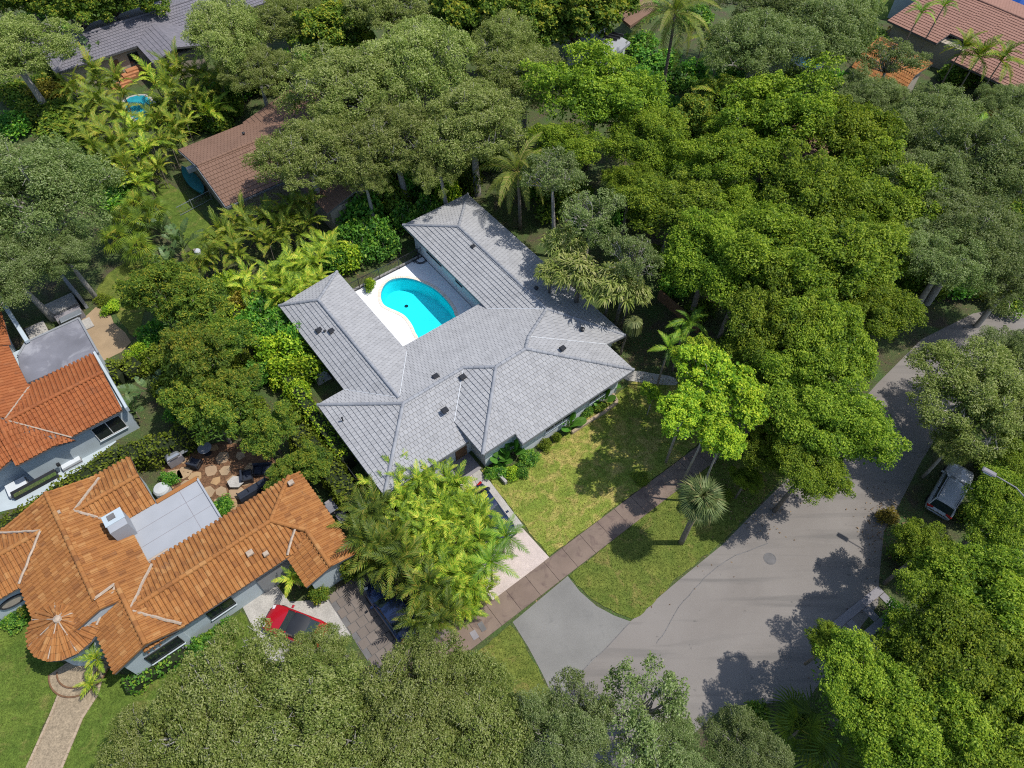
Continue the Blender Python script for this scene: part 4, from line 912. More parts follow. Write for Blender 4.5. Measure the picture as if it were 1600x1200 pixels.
p, q = P(1386, 28, 0), P(1412, -6, 0); d = q - p; t_ = d.normalized(); nrm = Vector((t_.y, -t_.x, 0))
MB().prism([p + Vector((0, 0, 2.8)), q + Vector((0, 0, 2.8)), q + nrm * 6 + Vector((0, 0, 2.8)), p + nrm * 6 + Vector((0, 0, 2.8))], 2.8).build('wall', M['wall_cool'], ph)
wb = MB().box((p + q) / 2 + Vector((0, 0, 1.5)) - nrm * .03, (1.7, .08, 1.5), math.atan2(t_.y, t_.x)).build('window', M['frame_white'], ph)
for s in (-.4, .4): MB().box((p + q) / 2 + t_ * s + Vector((0, 0, 1.5)) - nrm * .08, (.7, .03, 1.3), math.atan2(t_.y, t_.x)).build('pane', M['glass'], wb)
t_ = thing('blue_tarpaulin', 'bright blue tarpaulin over a boat at the top right corner', 'tarpaulin', P(1592, 12, 0)); MB().lathe(P(1594, 14, 0), [(1.9, 0), (1.8, .9), (1.0, 1.5), (.2, 1.7)], 10).build('cover', M['blue_tarp'], t_)
# orange roof under the oaks on the right
oh, orf = far_house('orange barrel tiled house hidden beneath the oaks at the upper right', P(1410, 100, 0), [
    [P(1375, 57, 3.0), P(1458, 100, 3.0), P(1430, 118, 3.9), P(1352, 78, 3.9)], [P(1430, 118, 3.9), P(1352, 78, 3.9), P(1330, 105, 3.0), P(1408, 150, 3.0)],
    [P(1360, 95, 3.3), P(1420, 128, 3.3), P(1385, 160, 2.8), P(1350, 135, 2.8)]], 'barrel', 'tile_orange', [[P(1368, 74, 2.8), P(1440, 112, 2.8), P(1400, 150, 2.8), P(1335, 112, 2.8)]], .27, .42, capl=[(P(1352, 78, 3.9), P(1430, 118, 3.9))])
# flat grey roof at the top
ft = thing('flat_roofed_house', 'pale grey flat roofed house showing between trees at the top', 'house', P(930, 60, 0))
MB().prism([P(880, 72, 3.3), P(938, 38, 3.3), P(985, 66, 3.3), P(948, 96, 3.3), P(905, 104, 3.3)], .3).build('flat_roof', M['flat_white'], ft)
MB().prism([P(888, 74, 3.0), P(938, 44, 3.0), P(978, 66, 3.0), P(946, 92, 3.0), P(908, 100, 3.0)], 3.0).build('wall', M['wall_white'], ft)
for k in range(3): MB().box(P(950 + 5 * k, 58 - 3 * k, 3.5), (2.2, .14, .25), -.45).build('roof_pipe', M['black_metal'], ft)
MB().prism([P(960, 20, 3.6), P(1005, -10, 3.6), P(1030, 10, 3.6), P(985, 40, 3.6)], .3).build('roof', M['tile_brown'], ft)
# brick coloured roof glimpses among the street trees
gl, glr = far_house('brown tiled roof glimpsed between the street trees right of centre', P(1270, 230, 0), [[P(1180, 265, 3.0), P(1235, 200, 4.0), P(1340, 250, 4.0), P(1290, 318, 3.0)], [P(1235, 200, 4.0), P(1340, 250, 4.0), P(1385, 215, 3.0), P(1280, 165, 3.0)]], 'flat', 'tile_brown', [[P(1190, 262, 2.8), P(1280, 172, 2.8), P(1375, 216, 2.8), P(1288, 308, 2.8)]])

# ------------------------------------------------------------------ foliage makers
def unit(r, n):
    v = r.normal(size=(n, 3)); return v / np.linalg.norm(v, axis=1)[:, None]
def leaves_at(r, Cn, Nn, size, asp, jit=.6):
    """pointed leaf-sized faces at centres Cn facing roughly Nn"""
    n = len(Cn); nn = Nn + r.normal(size=(n, 3)) * jit; nn /= np.linalg.norm(nn, axis=1)[:, None] + 1e-9
    a = np.cross(nn, unit(r, n)); a /= np.linalg.norm(a, axis=1)[:, None] + 1e-9; b = np.cross(nn, a)
    s = (size * r.uniform(.65, 1.35, n))[:, None]
    return np.stack([Cn - a * s * .5, Cn + b * s * asp * .5 + a * s * .05, Cn + a * s * .5, Cn - b * s * asp * .5 + a * s * .05], 1).reshape(-1, 3)
def clump_leaves(r, c, rad, flat, dens, size, asp, base, spread=.45, jit=.6):
    n = max(8, int(4 * math.pi * rad * rad * .75 * dens)); d = unit(r, n); low = (d[:, 2] < -.15) & (r.uniform(size=n) < .8); d[low, 2] *= -1
    f = r.uniform(.55, 1.12, n) ** .8; wob = 1 + .22 * np.sin(d[:, 0] * 5 + c[0] * 3) * np.sin(d[:, 1] * 5 + c[1] * 2)
    Cn = np.array(c) + d * np.array([rad, rad, rad * flat]) * (f * wob)[:, None]
    nn = d * .45 + np.array([.12, 0, .75])
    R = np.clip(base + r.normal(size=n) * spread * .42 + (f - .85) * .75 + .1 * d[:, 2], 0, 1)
    return leaves_at(r, Cn, nn, size, asp, jit), R
def make_tree(kind, seed, R, Hc, zc, ncl, cr, dens, size, asp, flat, leafm, barkm, trunk_r, limbs, spread=.45, jit=.6, twig=0, fill=.1, under=-.35, sats=3, lobes=7):
    """returns (crown mesh, trunk mesh): crown of leaf clumps round (0,0,zc), limbs reaching into them"""
    r = np.random.RandomState(seed); ph = r.uniform(0, 6.28, 4); am = r.uniform(.06, .2, 4)
    cs = []; lob = [(np.array([0, 0, .25 * Hc]), R * .5, Hc * .8)]
    for k in range(lobes):
        az = 6.283 * (k + r.uniform(-.3, .3)) / lobes; q = R * r.uniform(.42, .66) * (1 + am[k % 4] * math.sin(2 * az + ph[0]))
        lob.append((np.array([q * math.cos(az), q * math.sin(az), r.uniform(-.45, .25) * Hc]), R * r.uniform(.34, .5), Hc * r.uniform(.6, .95)))
    wt = np.array([q[1] ** 2 for q in lob]); wt /= wt.sum(); tries = 0
    while len(cs) < ncl:
        d = unit(r, 1)[0]; tries += 1
        if d[2] < under: continue
        lc, lr, lh = lob[r.choice(len(lob), p=wt)]; f = r.uniform(.55, 1) ** .5 * .95
        c = lc + d * np.array([lr, lr, lh]) * f; rad = r.uniform(*cr)
        if len(cs) > 6 and tries < 6000 and min(np.linalg.norm((c - q[0]) * np.array([1, 1, 1.2])) for q in cs) < rad * .55:
            if r.uniform() < .75: continue
        cs.append((c, rad))
    V = []; Rr = []; sat = []
    for c, rad in cs:
        for k in range(sats):
            d = unit(r, 1)[0]; d[2] = abs(d[2]) * .8; sat.append((c + d * rad * r.uniform(.75, 1.15), rad * r.uniform(.28, .5)))
    for c, rad in cs + sat:
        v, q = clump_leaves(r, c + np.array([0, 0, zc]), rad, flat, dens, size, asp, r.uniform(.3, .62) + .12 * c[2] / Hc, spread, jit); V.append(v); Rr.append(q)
    nf = int(len(np.concatenate(Rr)) * fill)
    if nf:
        d = unit(r, nf); d[:, 2] = np.abs(d[:, 2]) * .9 - .2; Cn = d * np.array([R, R, Hc]) * (r.uniform(.2, .85, nf) ** .6)[:, None] + np.array([0, 0, zc])
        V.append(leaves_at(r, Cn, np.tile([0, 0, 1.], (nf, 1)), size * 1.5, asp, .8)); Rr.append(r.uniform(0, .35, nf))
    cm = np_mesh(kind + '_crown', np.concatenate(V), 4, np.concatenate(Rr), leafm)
    mb = MB(); rr = random.Random(seed); fork = Vector((rr.uniform(-.3, .3), rr.uniform(-.3, .3), zc - Hc * .75))
    mb.tube([(0, 0, -7), (0, 0, .25), (fork.x * .4, fork.y * .4, fork.z * .5), fork], [trunk_r * 1.35, trunk_r * 1.1, trunk_r * .9, trunk_r * .8], 9)
    order = sorted(range(len(cs)), key=lambda i: rr.random())
    for k, i in enumerate(order[:limbs]):
        e = Vector(cs[i][0]) + Vector((0, 0, zc)); m1 = fork.lerp(e, .35) + Vector((rr.uniform(-.3, .3), rr.uniform(-.3, .3), -.2)); m2 = fork.lerp(e, .7) + Vector((rr.uniform(-.25, .25), rr.uniform(-.25, .25), .15))
        mb.tube([fork - Vector((0, 0, .25)), m1, m2, e + Vector((0, 0, cs[i][1] * .3))], [trunk_r * .55, trunk_r * .36, trunk_r * .2, .03], 6)
        for j in range(twig):
            d = Vector(unit(r, 1)[0]); d.z = abs(d.z); L = cs[i][1] * rr.uniform(.8, 1.35); s0 = m2.lerp(e, rr.random())
            mb.tube([s0, s0 + d * L * .6 + Vector((0, 0, .1)), s0 + d * L * 1.05 + Vector((0, 0, .15))], [.04, .026, .012], 4, cap=False)
    tm = mb.mesh(kind + '_trunk', [barkm], None, True); return cm, tm
ORD = ['first', 'second', 'third', 'fourth', 'fifth', 'sixth', 'seventh', 'eighth', 'ninth', 'tenth', 'eleventh', 'twelfth', 'thirteenth', 'fourteenth']
def place_tree(name, cat, label, px, py, r_px, zc, proto, group=None, rz=None, ellip=1.0):
    cm, tm, R0, z0 = proto; p = P(px, py, zc); s = r_px / ppm(p) / (R0 * 1.04); rz = rnd.uniform(0, 6.28) if rz is None else rz
    t = thing(name, label, cat, (p.x, p.y, 0), group, rz); dz = zc - z0 * s
    el = rnd.uniform(.86, 1.16); tl = (rnd.uniform(-.07, .07), rnd.uniform(-.07, .07), 0)
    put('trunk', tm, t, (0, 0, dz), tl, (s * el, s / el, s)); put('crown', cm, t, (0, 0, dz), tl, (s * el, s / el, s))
    return t
def multi(name, spec, n, **kw):
    return [make_tree(name, spec + 13 * k, **kw) + (kw['R'], kw['zc']) for k in range(n)]
MAH = multi('street_tree', 11, 5, R=5.2, Hc=2.7, zc=7.5, ncl=66, cr=(.7, 1.35), dens=44, size=.195, asp=.6, flat=.7, leafm=M['leaf_mahogany'], barkm=M['bark'], trunk_r=.26, limbs=26, spread=.5, twig=0, fill=.05)
OAK = multi('oak', 51, 4, R=5.4, Hc=2.1, zc=6.5, ncl=165, cr=(.42, .9), dens=70, size=.145, asp=.5, flat=.85, leafm=M['leaf_oak'], barkm=M['bark_pale'], trunk_r=.3, limbs=60, spread=.55, jit=.7, twig=5, fill=.06, sats=2)
OAKB = multi('oak', 71, 3, R=5.4, Hc=2.1, zc=6.5, ncl=165, cr=(.42, .9), dens=70, size=.145, asp=.45, flat=.85, leafm=M['leaf_oak_blue'], barkm=M['bark_pale'], trunk_r=.3, limbs=36, spread=.55, jit=.7, twig=4, fill=.06, sats=2)
SPARSE = multi('oak', 91, 2, R=4.2, Hc=2.4, zc=6.0, ncl=70, cr=(.4, .8), dens=34, size=.19, asp=.5, flat=.85, leafm=M['leaf_oak_blue'], barkm=M['bark_pale'], trunk_r=.2, limbs=40, spread=.6, jit=.9, twig=5, fill=.0)
MANGO = multi('mango_tree', 111, 3, R=3.6, Hc=2.5, zc=4.6, ncl=60, cr=(.45, .85), dens=52, size=.28, asp=.34, flat=.8, leafm=M['leaf_mango'], barkm=M['bark'], trunk_r=.18, limbs=18, spread=.6, jit=.7, twig=1, fill=.08)
BRIGHT = multi('ornamental_tree', 141, 2, R=3.0, Hc=2.0, zc=5.2, ncl=38, cr=(.4, .85), dens=40, size=.24, asp=.55, flat=.75, leafm=M['leaf_bright'], barkm=M['bark_pale'], trunk_r=.12, limbs=16, spread=.5, fill=.04)
FICUS = multi('broadleaf_tree', 161, 2, R=4.2, Hc=3.4, zc=6.0, ncl=70, cr=(.6, 1.1), dens=36, size=.32, asp=.6, flat=.8, leafm=M['leaf_mango'], barkm=M['bark'], trunk_r=.24, limbs=20, spread=.6, fill=.06)
def make_pod(seed, leafm=None, R=2.1, Hc=1.7, zc=2.9, n=90, drop=.9):
    """weeping feathery tree: strands that radiate and droop from many points"""
    r = np.random.RandomState(seed); V = []; Rr = []
    for k in range(n):
        d = unit(r, 1)[0]; d[2] = abs(d[2]) * 1.0 - .15; c = d * np.array([R, R, Hc]) * r.uniform(.35, .9) + np.array([0, 0, zc])
        for j in range(16):
            e = unit(r, 1)[0] * .7 + d * .6; e[2] = e[2] * .6 + .25; e /= np.linalg.norm(e); L = r.uniform(.45, .95); side = np.cross(e, [0, 0, 1.]); side /= np.linalg.norm(side) + 1e-6
            w_ = .05; m_ = c + e * L * .55; t_ = c + e * L + np.array([0, 0, -drop * L * .5]); rv = np.clip(r.uniform() * .6 + .25 * d[2] + .2, 0, 1)
            V.append(np.array([c - side * w_ * .5, c + side * w_ * .5, m_ + side * w_, m_ - side * w_])); V.append(np.array([m_ - side * w_, m_ + side * w_, t_ + side * w_ * .2, t_ - side * w_ * .2])); Rr += [rv, min(1, rv + .12)]
    cm = np_mesh('feathery_crown', np.concatenate(V), 4, np.array(Rr), leafm or M['leaf_pod']); mb = MB(); rr = random.Random(seed)
    for k in range(9):
        a = rr.uniform(0, 6.28); mb.tube([(0, 0, -5), (.1 * math.cos(a), .1 * math.sin(a), zc * .5), (R * .6 * math.cos(a), R * .6 * math.sin(a), zc + .3)], [.12, .07, .02], 6)
    return cm, mb.mesh('feathery_trunk', [M['bark']], None, True), R, zc
POD = [make_pod(5), make_pod(6)]
def make_shrub(seed, leafm, R=1.2, h=1.6, ncl=16, size=.17, asp=.55, dens=60, cr=(.28, .5)):
    r = np.random.RandomState(seed); V = []; Rr = []
    for k in range(ncl):
        d = unit(r, 1)[0]; d[2] = abs(d[2]); c = d * np.array([R * .75, R * .75, h * .62]) * r.uniform(.5, 1) + np.array([0, 0, h * .18])
        v, q = clump_leaves(r, c, r.uniform(*cr) * R, .9, dens, size, asp, r.uniform(.3, .65), .5, .7); V.append(v); Rr.append(q)
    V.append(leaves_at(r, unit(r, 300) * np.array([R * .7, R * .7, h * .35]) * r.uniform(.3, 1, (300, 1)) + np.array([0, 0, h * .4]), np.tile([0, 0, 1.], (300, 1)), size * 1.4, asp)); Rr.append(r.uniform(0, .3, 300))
    cm = np_mesh('shrub_foliage', np.concatenate(V), 4, np.concatenate(Rr), leafm); mb = MB()
    for k in range(5):
        a = k * 1.26; mb.tube([(.05 * math.cos(a), .05 * math.sin(a), -.1), (R * .4 * math.cos(a), R * .4 * math.sin(a), h * .7)], [.035, .012], 5)
    return cm, mb.mesh('shrub_stem', [M['bark']], None, True), R, h
SH = {k: [make_shrub(200 + 7 * i + j, M[k]) for j in range(2)] for i, k in enumerate(('leaf_green', 'leaf_bright', 'leaf_hedge', 'leaf_mango', 'leaf_croton', 'leaf_gold'))}
def shrub(label, px, py, r_px, z, kind, group=None, h=None, name='shrub'):
    cm, sm, R0, h0 = rnd.choice(SH[kind]); p = P(px, py, z); s = r_px / ppm(p) / R0; hz = (h or z * 1.6) / h0
    t = thing(name, label, 'shrub', (p.x, p.y, 0), group, rnd.uniform(0, 6.28)); put('stem', sm, t, sc=(s, s, hz)); put('foliage', cm, t, sc=(s, s, hz)); return t
def hedge(label, pts, wd, h, leafm, dens=62, seed=3, name='hedge'):
    """clipped hedge: leaves over a box that follows a line"""
    r = np.random.RandomState(seed); t = thing(name, label, 'hedge', pts[0]); V = []; Rr = []; core = MB()
    for i in range(len(pts) - 1):
        a, b = pts[i], pts[i + 1]; d = b - a; L = d.length; tx = np.array([d.x, d.y, 0]) / L; ny = np.array([-tx[1], tx[0], 0]); n = int(L * (wd + 2 * h) * dens)
        s = r.uniform(0, L, n); q = r.uniform(-(wd / 2 + h), wd / 2 + h, n); top = np.abs(q) < wd / 2
        y = np.where(top, q, np.sign(q) * wd / 2); z = np.where(top, h, h - (np.abs(q) - wd / 2)); bump = .12 * np.sin(s * 2.3 + i) + .1 * np.sin(s * 5.1 + y * 4) + r.normal(size=n) * .07
        z = z + np.where(top, bump, 0); y = y + np.where(top, 0, np.sign(q) * bump)
        Cn = np.array([a.x, a.y, 0]) + tx * s[:, None] + ny * y[:, None] + np.array([0, 0, 1]) * z[:, None]
        nn = np.where(top[:, None], np.array([0, 0, 1.]), ny * np.sign(q)[:, None])
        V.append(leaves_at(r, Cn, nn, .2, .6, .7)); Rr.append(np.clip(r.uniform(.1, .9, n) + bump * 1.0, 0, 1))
        c = (a + b) / 2; core.box((c.x, c.y, h * .46), (L + .1, wd * .82, h * .9), math.atan2(d.y, d.x))
    o = np_mesh_obj('foliage', np.concatenate(V) - np.array(pts[0]), 4, np.concatenate(Rr), leafm); o.parent = t
    core.build('branches', M['hedge_core'], t); return t
M['hedge_core'] = mat('hedge_core', (.02, .03, .01), .95, .3, 6)

# ------------------------------------------------------------------ palms
def pinnate(name, L, n, ll, droop, wd, m, ang=52, hang=.25, seed=0, seg=2, tip=.25):
    r = random.Random(seed); mb = MB(); pts = []
    def rp(t): return Vector((L * t * (1 - .12 * droop * t), 0, L * (.16 * math.sin(t * 2.2) - droop * t * t * .55)))
    mb.tube([rp(i / 7) for i in range(8)], [.035 * (1 - .85 * i / 7) + .006 for i in range(8)], 4, .95)
    for i in range(n):
        t = .1 + .9 * (i + .5) / n; p = rp(t); d = (rp(min(1, t + .03)) - rp(t - .03)).normalized(); prof = (math.sin(min(1, (t + .06)) * math.pi * .92) ** .6) * (1 - tip * t)
        for s in (-1, 1):
            l_ = ll * max(.25, prof) * r.uniform(.86, 1.1); a = math.radians(ang * (1 - .45 * t) + r.uniform(-6, 6)); side = Vector((0, s, 0))
            v = d * math.cos(a) + side * math.sin(a) + Vector((0, 0, .18)); v.normalize(); q = p + v * l_ * .5; e = q + (v + Vector((0, 0, -hang * 2 * r.uniform(.7, 1.3)))).normalized() * l_ * .5
            w_ = d * wd; rv = min(1, max(0, r.gauss(.5, .2) + .2 * t))
            if seg == 2: mb.raw([p - w_ * .5, p + w_ * .5, q + w_ * .6, q - w_ * .6, e], [(0, 1, 2, 3), (3, 2, 4)], rv)
            else: mb.raw([p - w_ * .5, p + w_ * .5, e], [(0, 1, 2)], rv)
    return mb.mesh(name, [m])
def fan_leaf(name, R, n, m, seed=0):
    r = random.Random(seed); mb = MB(); mb.tube([(0, 0, 0), (R * .45, 0, .08), (R * .8, 0, 0)], [.03, .022, .015], 4, .8); c = Vector((R * .8, 0, 0))
    for i in range(n):
        a = math.radians(-125 + 250 * i / (n - 1)); v = Vector((math.cos(a), math.sin(a), .05 - .1 * abs(math.sin(a)))); s = Vector((-math.sin(a), math.cos(a), 0)); L = R * (.85 + .25 * math.cos(a * .7)) * r.uniform(.9, 1.08); q = c + v * L * .6; e = c + v * L + Vector((0, 0, -.45 * L * r.uniform(.5, 1.7)))
        w_ = R * .04; mb.raw([c, q + s * w_, e, q - s * w_], [(0, 1, 2, 3)], min(1, max(0, r.gauss(.5, .22))))
    return mb.mesh(name, [m])
def paddle_leaf(name, L, W, m, seed=0):
    r = random.Random(seed); mb = MB(); pt = lambda t: Vector((L * t, 0, .1 * L * math.sin(t * 2.6) - .32 * L * max(0, t - .45) ** 1.6))
    mb.tube([pt(i / 5) for i in range(6)], [.05, .045, .035, .025, .018, .01], 5, .9); K = 9
    for s in (-1, 1):
        for k in range(K):
            t0, t1 = .32 + .68 * k / K, .32 + .68 * (k + .94) / K
            if r.random() < .1: continue
            wf = lambda t: W * (math.sin(math.pi * min(1, (t - .3) / .72)) ** .55); dz = r.uniform(-.12, .05) * W
            p0, p1 = pt(t0), pt(t1); a = p0 + Vector((.06 * L, s * wf(t0), dz + .08 * W)); b = p1 + Vector((.05 * L, s * wf(t1), dz + .08 * W)); mb.face([p0, p1, b, a], min(1, max(0, r.gauss(.5, .2))))
    return mb.mesh(name, [m])
def heart_leaf(name, L, m, seed=0):
    r = random.Random(seed); mb = MB(); mb.tube([(0, 0, 0), (L * .6, 0, .1 * L), (L * .95, 0, 0)], [.022, .018, .012], 4, .6); c = Vector((L * .95, 0, 0)); ol = []
    for i in range(15):
        a = 2 * math.pi * i / 15; rr_ = .5 * (1 - .35 * math.cos(a - math.pi) * 0 + .25 * math.cos(a)); x = rr_ * math.cos(a) * 1.15; y = rr_ * math.sin(a)
        if i in (7, 8): x *= .55
        ol.append(c + Vector((x * L, y * L, -.12 * L * (x + .2) + .1 * L * abs(y) + r.uniform(-.02, .02) * L)))
    for i in range(15): mb.raw([c, ol[i], ol[(i + 1) % 15]], [(0, 1, 2)], .5 + .12 * math.sin(i))
    return mb.mesh(name, [m])
FR = {'areca': [pinnate('areca_frond', 2.1, 15, .62, .8, .085, M['frond_areca'], 56, .2, k) for k in range(4)],
      'areca_dark': [pinnate('areca_frond', 2.1, 15, .62, .8, .085, M['frond_dark'], 56, .2, 10 + k) for k in range(4)],
      'areca_deep': [pinnate('areca_frond', 2.1, 15, .62, .8, .085, M['frond_dimmed'], 56, .2, 70 + k) for k in range(3)],
      'coco': [pinnate('coconut_frond', 3.9, 44, .95, .85, .045, M['frond_coco'], 62, .7, 20 + k) for k in range(3)],
      'fox': [pinnate('palm_frond', 1.9, 26, .6, .9, .042, M['frond_fox'], 55, .3, 30 + k) for k in range(3)],
      'fan': [fan_leaf('fan_leaf', .92, 30, M['frond_fan'], 40 + k) for k in range(3)], 'fan_dead': [fan_leaf('fan_leaf', .9, 20, M['frond_dead'], 45)],
      'fan_dark': [fan_leaf('fan_leaf', 1.0, 24, M['frond_dark'], 48 + k) for k in range(2)],
      'paddle': [paddle_leaf('paddle_leaf', 2.4, .36, M['paddle'], 50 + k) for k in range(3)],
      'heart': [heart_leaf('heart_leaf', .85, M['bigleaf'], 60 + k) for k in range(3)]}
def stem_mesh(name, h, r0, r1, bend, m, n=7):
    mb = MB(); K = 6
    mb.tube([(bend * (i / K) ** 2 * h * .12, 0, h * i / K - (.15 if i == 0 else 0)) for i in range(K + 1)], [r0 + (r1 - r0) * i / K for i in range(K + 1)], n); return mb.mesh(name, [m], None, True)
def palm(name, label, px, py, zt, kind, n, sc=1.0, elev=(75, -25), trunk=(.14, .1), group=None, lean=0.0, cat='palm tree', tm='palm_bark', dead=0, leafname=None, seed=None, base=None):
    """single stem: head of fronds at height zt seen at px, py"""
    r = random.Random(seed if seed is not None else px * 7 + py); p = P(px, py, zt); az = r.uniform(0, 6.28)
    t = thing(name, label, cat, (p.x - lean * .12 * zt * math.cos(az), p.y - lean * .12 * zt * math.sin(az), 0), group, 0.0)
    s = put('trunk', stem_mesh('palm_trunk', zt, trunk[0], trunk[1], lean, M[tm]), t, rot=(0, 0, az))
    hx, hy = lean * .12 * zt * math.cos(az), lean * .12 * zt * math.sin(az); ln = leafname or FR[kind][0].name.split('.')[0]
    for k in range(n):
        f = (k + .5) / n; e = math.radians(elev[0] + (elev[1] - elev[0]) * f ** .9 + r.uniform(-11, 11)); a = k * 2.39996 + r.uniform(-.3, .3); q = sc * r.uniform(.88, 1.08) * (.8 + .2 * math.sin(f * 3.14))
        put(ln, r.choice(FR[kind]), t, (hx, hy, zt), (r.uniform(-.25, .25), -e, a), (q, q, q))
    for k in range(dead):
        a = r.uniform(0, 6.28); put(ln, r.choice(FR['fan_dead'] if kind.startswith('fan') else FR[kind]), t, (hx, hy, zt - .1), (0, math.radians(r.uniform(45, 70)), a), (sc, sc, sc))
    return t
def areca_proto(kind, seed, stems=4, per=6):
    r = random.Random(seed); t = thing('areca_palm', 'x', 'palm clump'); 
    for i in range(stems):
        a = i * 6.28 / stems + r.uniform(-.3, .3); d = 0 if i == 0 else r.uniform(.35, .75); h = r.uniform(1.5, 2.7); lean = r.uniform(.15, .5)
        put('stem', STEM, t, (math.cos(a) * d, math.sin(a) * d, 0), (0, 0, a), (lean * 2, 1, h / 2)); tip = Vector((math.cos(a), math.sin(a), 0)) * (d + lean * 2 * .24) + Vector((0, 0, h))
        for k in range(per):
            aa = a + (k * 2.4 + r.uniform(-.3, .3)) * (1 if i == 0 else .75); e = math.radians(70 - 66 * (k + .5) / per + r.uniform(-12, 12)); q = r.uniform(.7, 1.05)
            put('frond', r.choice(FR[kind]), t, tip, (r.uniform(-.4, .4), -e, aa), (q, q, q))
    return t
STEM = stem_mesh('palm_stem', 2.0, .05, .035, 1.0, M['palm_bark'], 5)
APROTO = {}
def areca(label, px, py, z, sc=1.0, kind='areca', group=None):
    k = kind + str(rnd.randrange(3))
    if k not in APROTO: o = APROTO[k] = areca_proto(kind, hash(k) % 97 if False else sum(map(ord, k)))
    else: o = copy_tree(APROTO[k])
    p = P(px, py, z); o.location = (p.x, p.y, 0); o.rotation_euler = (0, 0, rnd.uniform(0, 6.28)); f = z / 2.4; o.scale = (sc, sc, max(.75 * sc, min(1.5, f)))
    o['label'] = label
    if group: o['group'] = group
    return o
def leafy(label, px, py, kind, n, sc, elev=(80, 20), name='leafy_plant', cat='plant', h=.1, group=None, leafname=None):
    r = random.Random(px * 3 + py); p = P(px, py, h + .3); t = thing(name, label, cat, (p.x, p.y, 0), group)
    put('stem', STEM, t, sc=(.4, 1.6, max(.05, h / 2)))
    ln = leafname or 'leaf'
    for k in range(n):
        f = (k + .5) / n; e = math.radians(elev[0] + (elev[1] - elev[0]) * f + r.uniform(-8, 8)); q = sc * r.uniform(.75, 1.1); put(ln, r.choice(FR[kind]), t, (0, 0, h), (r.uniform(-.2, .2), -e, k * 2.4 + r.uniform(-.3, .3)), (q, q, q))
    return t

# ------------------------------------------------------------------ trees of the place
GS = 'bright green street trees'
B_ = 'broad bright green street tree '
k_ = 0
for px, py, r, zc, lb in [
    (1222, 185, 92, 8, 'just below the pale blue garden pool'), (1330, 215, 82, 8, 'below the orange roof under the oaks'), (1385, 300, 85, 7.5, 'bordering the grey oaks on its right, upper one'),
    (1270, 300, 88, 8, 'around the glimpsed brown roof'), (1140, 255, 75, 7.5, 'beside the pair of yellow palms'), (1052, 325, 78, 7, 'above the feathery tree by the fence line'),
    (1110, 395, 85, 7.5, 'right of the feathery tree behind the house'), (1205, 395, 92, 8.5, 'at the middle of the street tree mass'), (1315, 410, 92, 8, 'reaching toward the upper road bend'),
    (1366, 480, 64, 7, 'overhanging the sunlit gap of the upper road'), (1195, 500, 85, 8, 'right of the lot, beyond the feathery palms'), (1284, 545, 86, 8, 'halfway along the road, right of the lot corner'),
    (1250, 635, 85, 7.5, 'just right of the front lot corner'), (1318, 652, 80, 7.5, 'overhanging the road left of the white car'), (1262, 728, 60, 6.5, 'at the lower tip of the row over the road'),
    (925, 150, 95, 8, 'below the flat grey roof at the top'), (1005, 215, 62, 7, 'left of the palm grove at top centre right'), (880, 235, 60, 7, 'behind the coconut palm of the lot'),
    (1440, 862, 46, 5, 'right below the white car'), (1570, 800, 58, 6.5, 'at the right edge below the street lamp'), (1470, 930, 66, 7, 'over the road shade left of the right edge'), (1545, 925, 80, 7.5, 'at the right edge, level with the barred drive'),
    (1425, 1035, 60, 6.5, 'right beside the barred concrete drive'), (1296, 1008, 34, 6, 'with one bough over the road by the barred drive'), (1490, 1040, 85, 7.5, 'in the middle of the lower right grove'), (1590, 1060, 75, 7.5, 'at the right edge of the lower right grove'),
    (1345, 1105, 75, 7, 'above the fan palm at the bottom'), (1445, 1150, 85, 7.5, 'at the bottom edge of the lower right grove'), (1555, 1165, 85, 7.5, 'in the bottom right corner'), (1598, 720, 40, 6, 'small and cut by the right edge above the lamp')]:
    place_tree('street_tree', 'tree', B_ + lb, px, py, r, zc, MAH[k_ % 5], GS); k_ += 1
for px, py, r, zc, lb in [(1062, 255, 55, 6, 'low one beneath the palm grove'), (1175, 335, 62, 6.5, 'low one left of the mass centre'), (1245, 455, 66, 7, 'low one right of the mass centre'), (1150, 455, 58, 6.5, 'low one beside the lot line palms'), (985, 290, 46, 6, 'low one behind the airy olive trees'), (1335, 330, 66, 7.5, 'between the two oaks edging tall ones'), (1375, 385, 55, 7, 'jutting toward the upper road'), (1230, 560, 60, 7, 'low one outside the front lot corner'), (1195, 700, 46, 5.5, 'low one over the far end of the pavement'), (1425, 1100, 60, 6.5, 'low one inside the lower right grove'), (1535, 1030, 62, 7, 'low one between the lower right crowns')]:
    place_tree('street_tree', 'tree', 'bright green street tree, ' + lb, px, py, r, zc, MAH[k_ % 5], GS); k_ += 1
place_tree('street_tree', 'tree', 'small bright tree on the verge right of the round fan palm', 1167, 748, 24, 3.2, MAH[2], GS)
GO = 'grey green oaks'
O_ = 'grey green oak '
k_ = 0
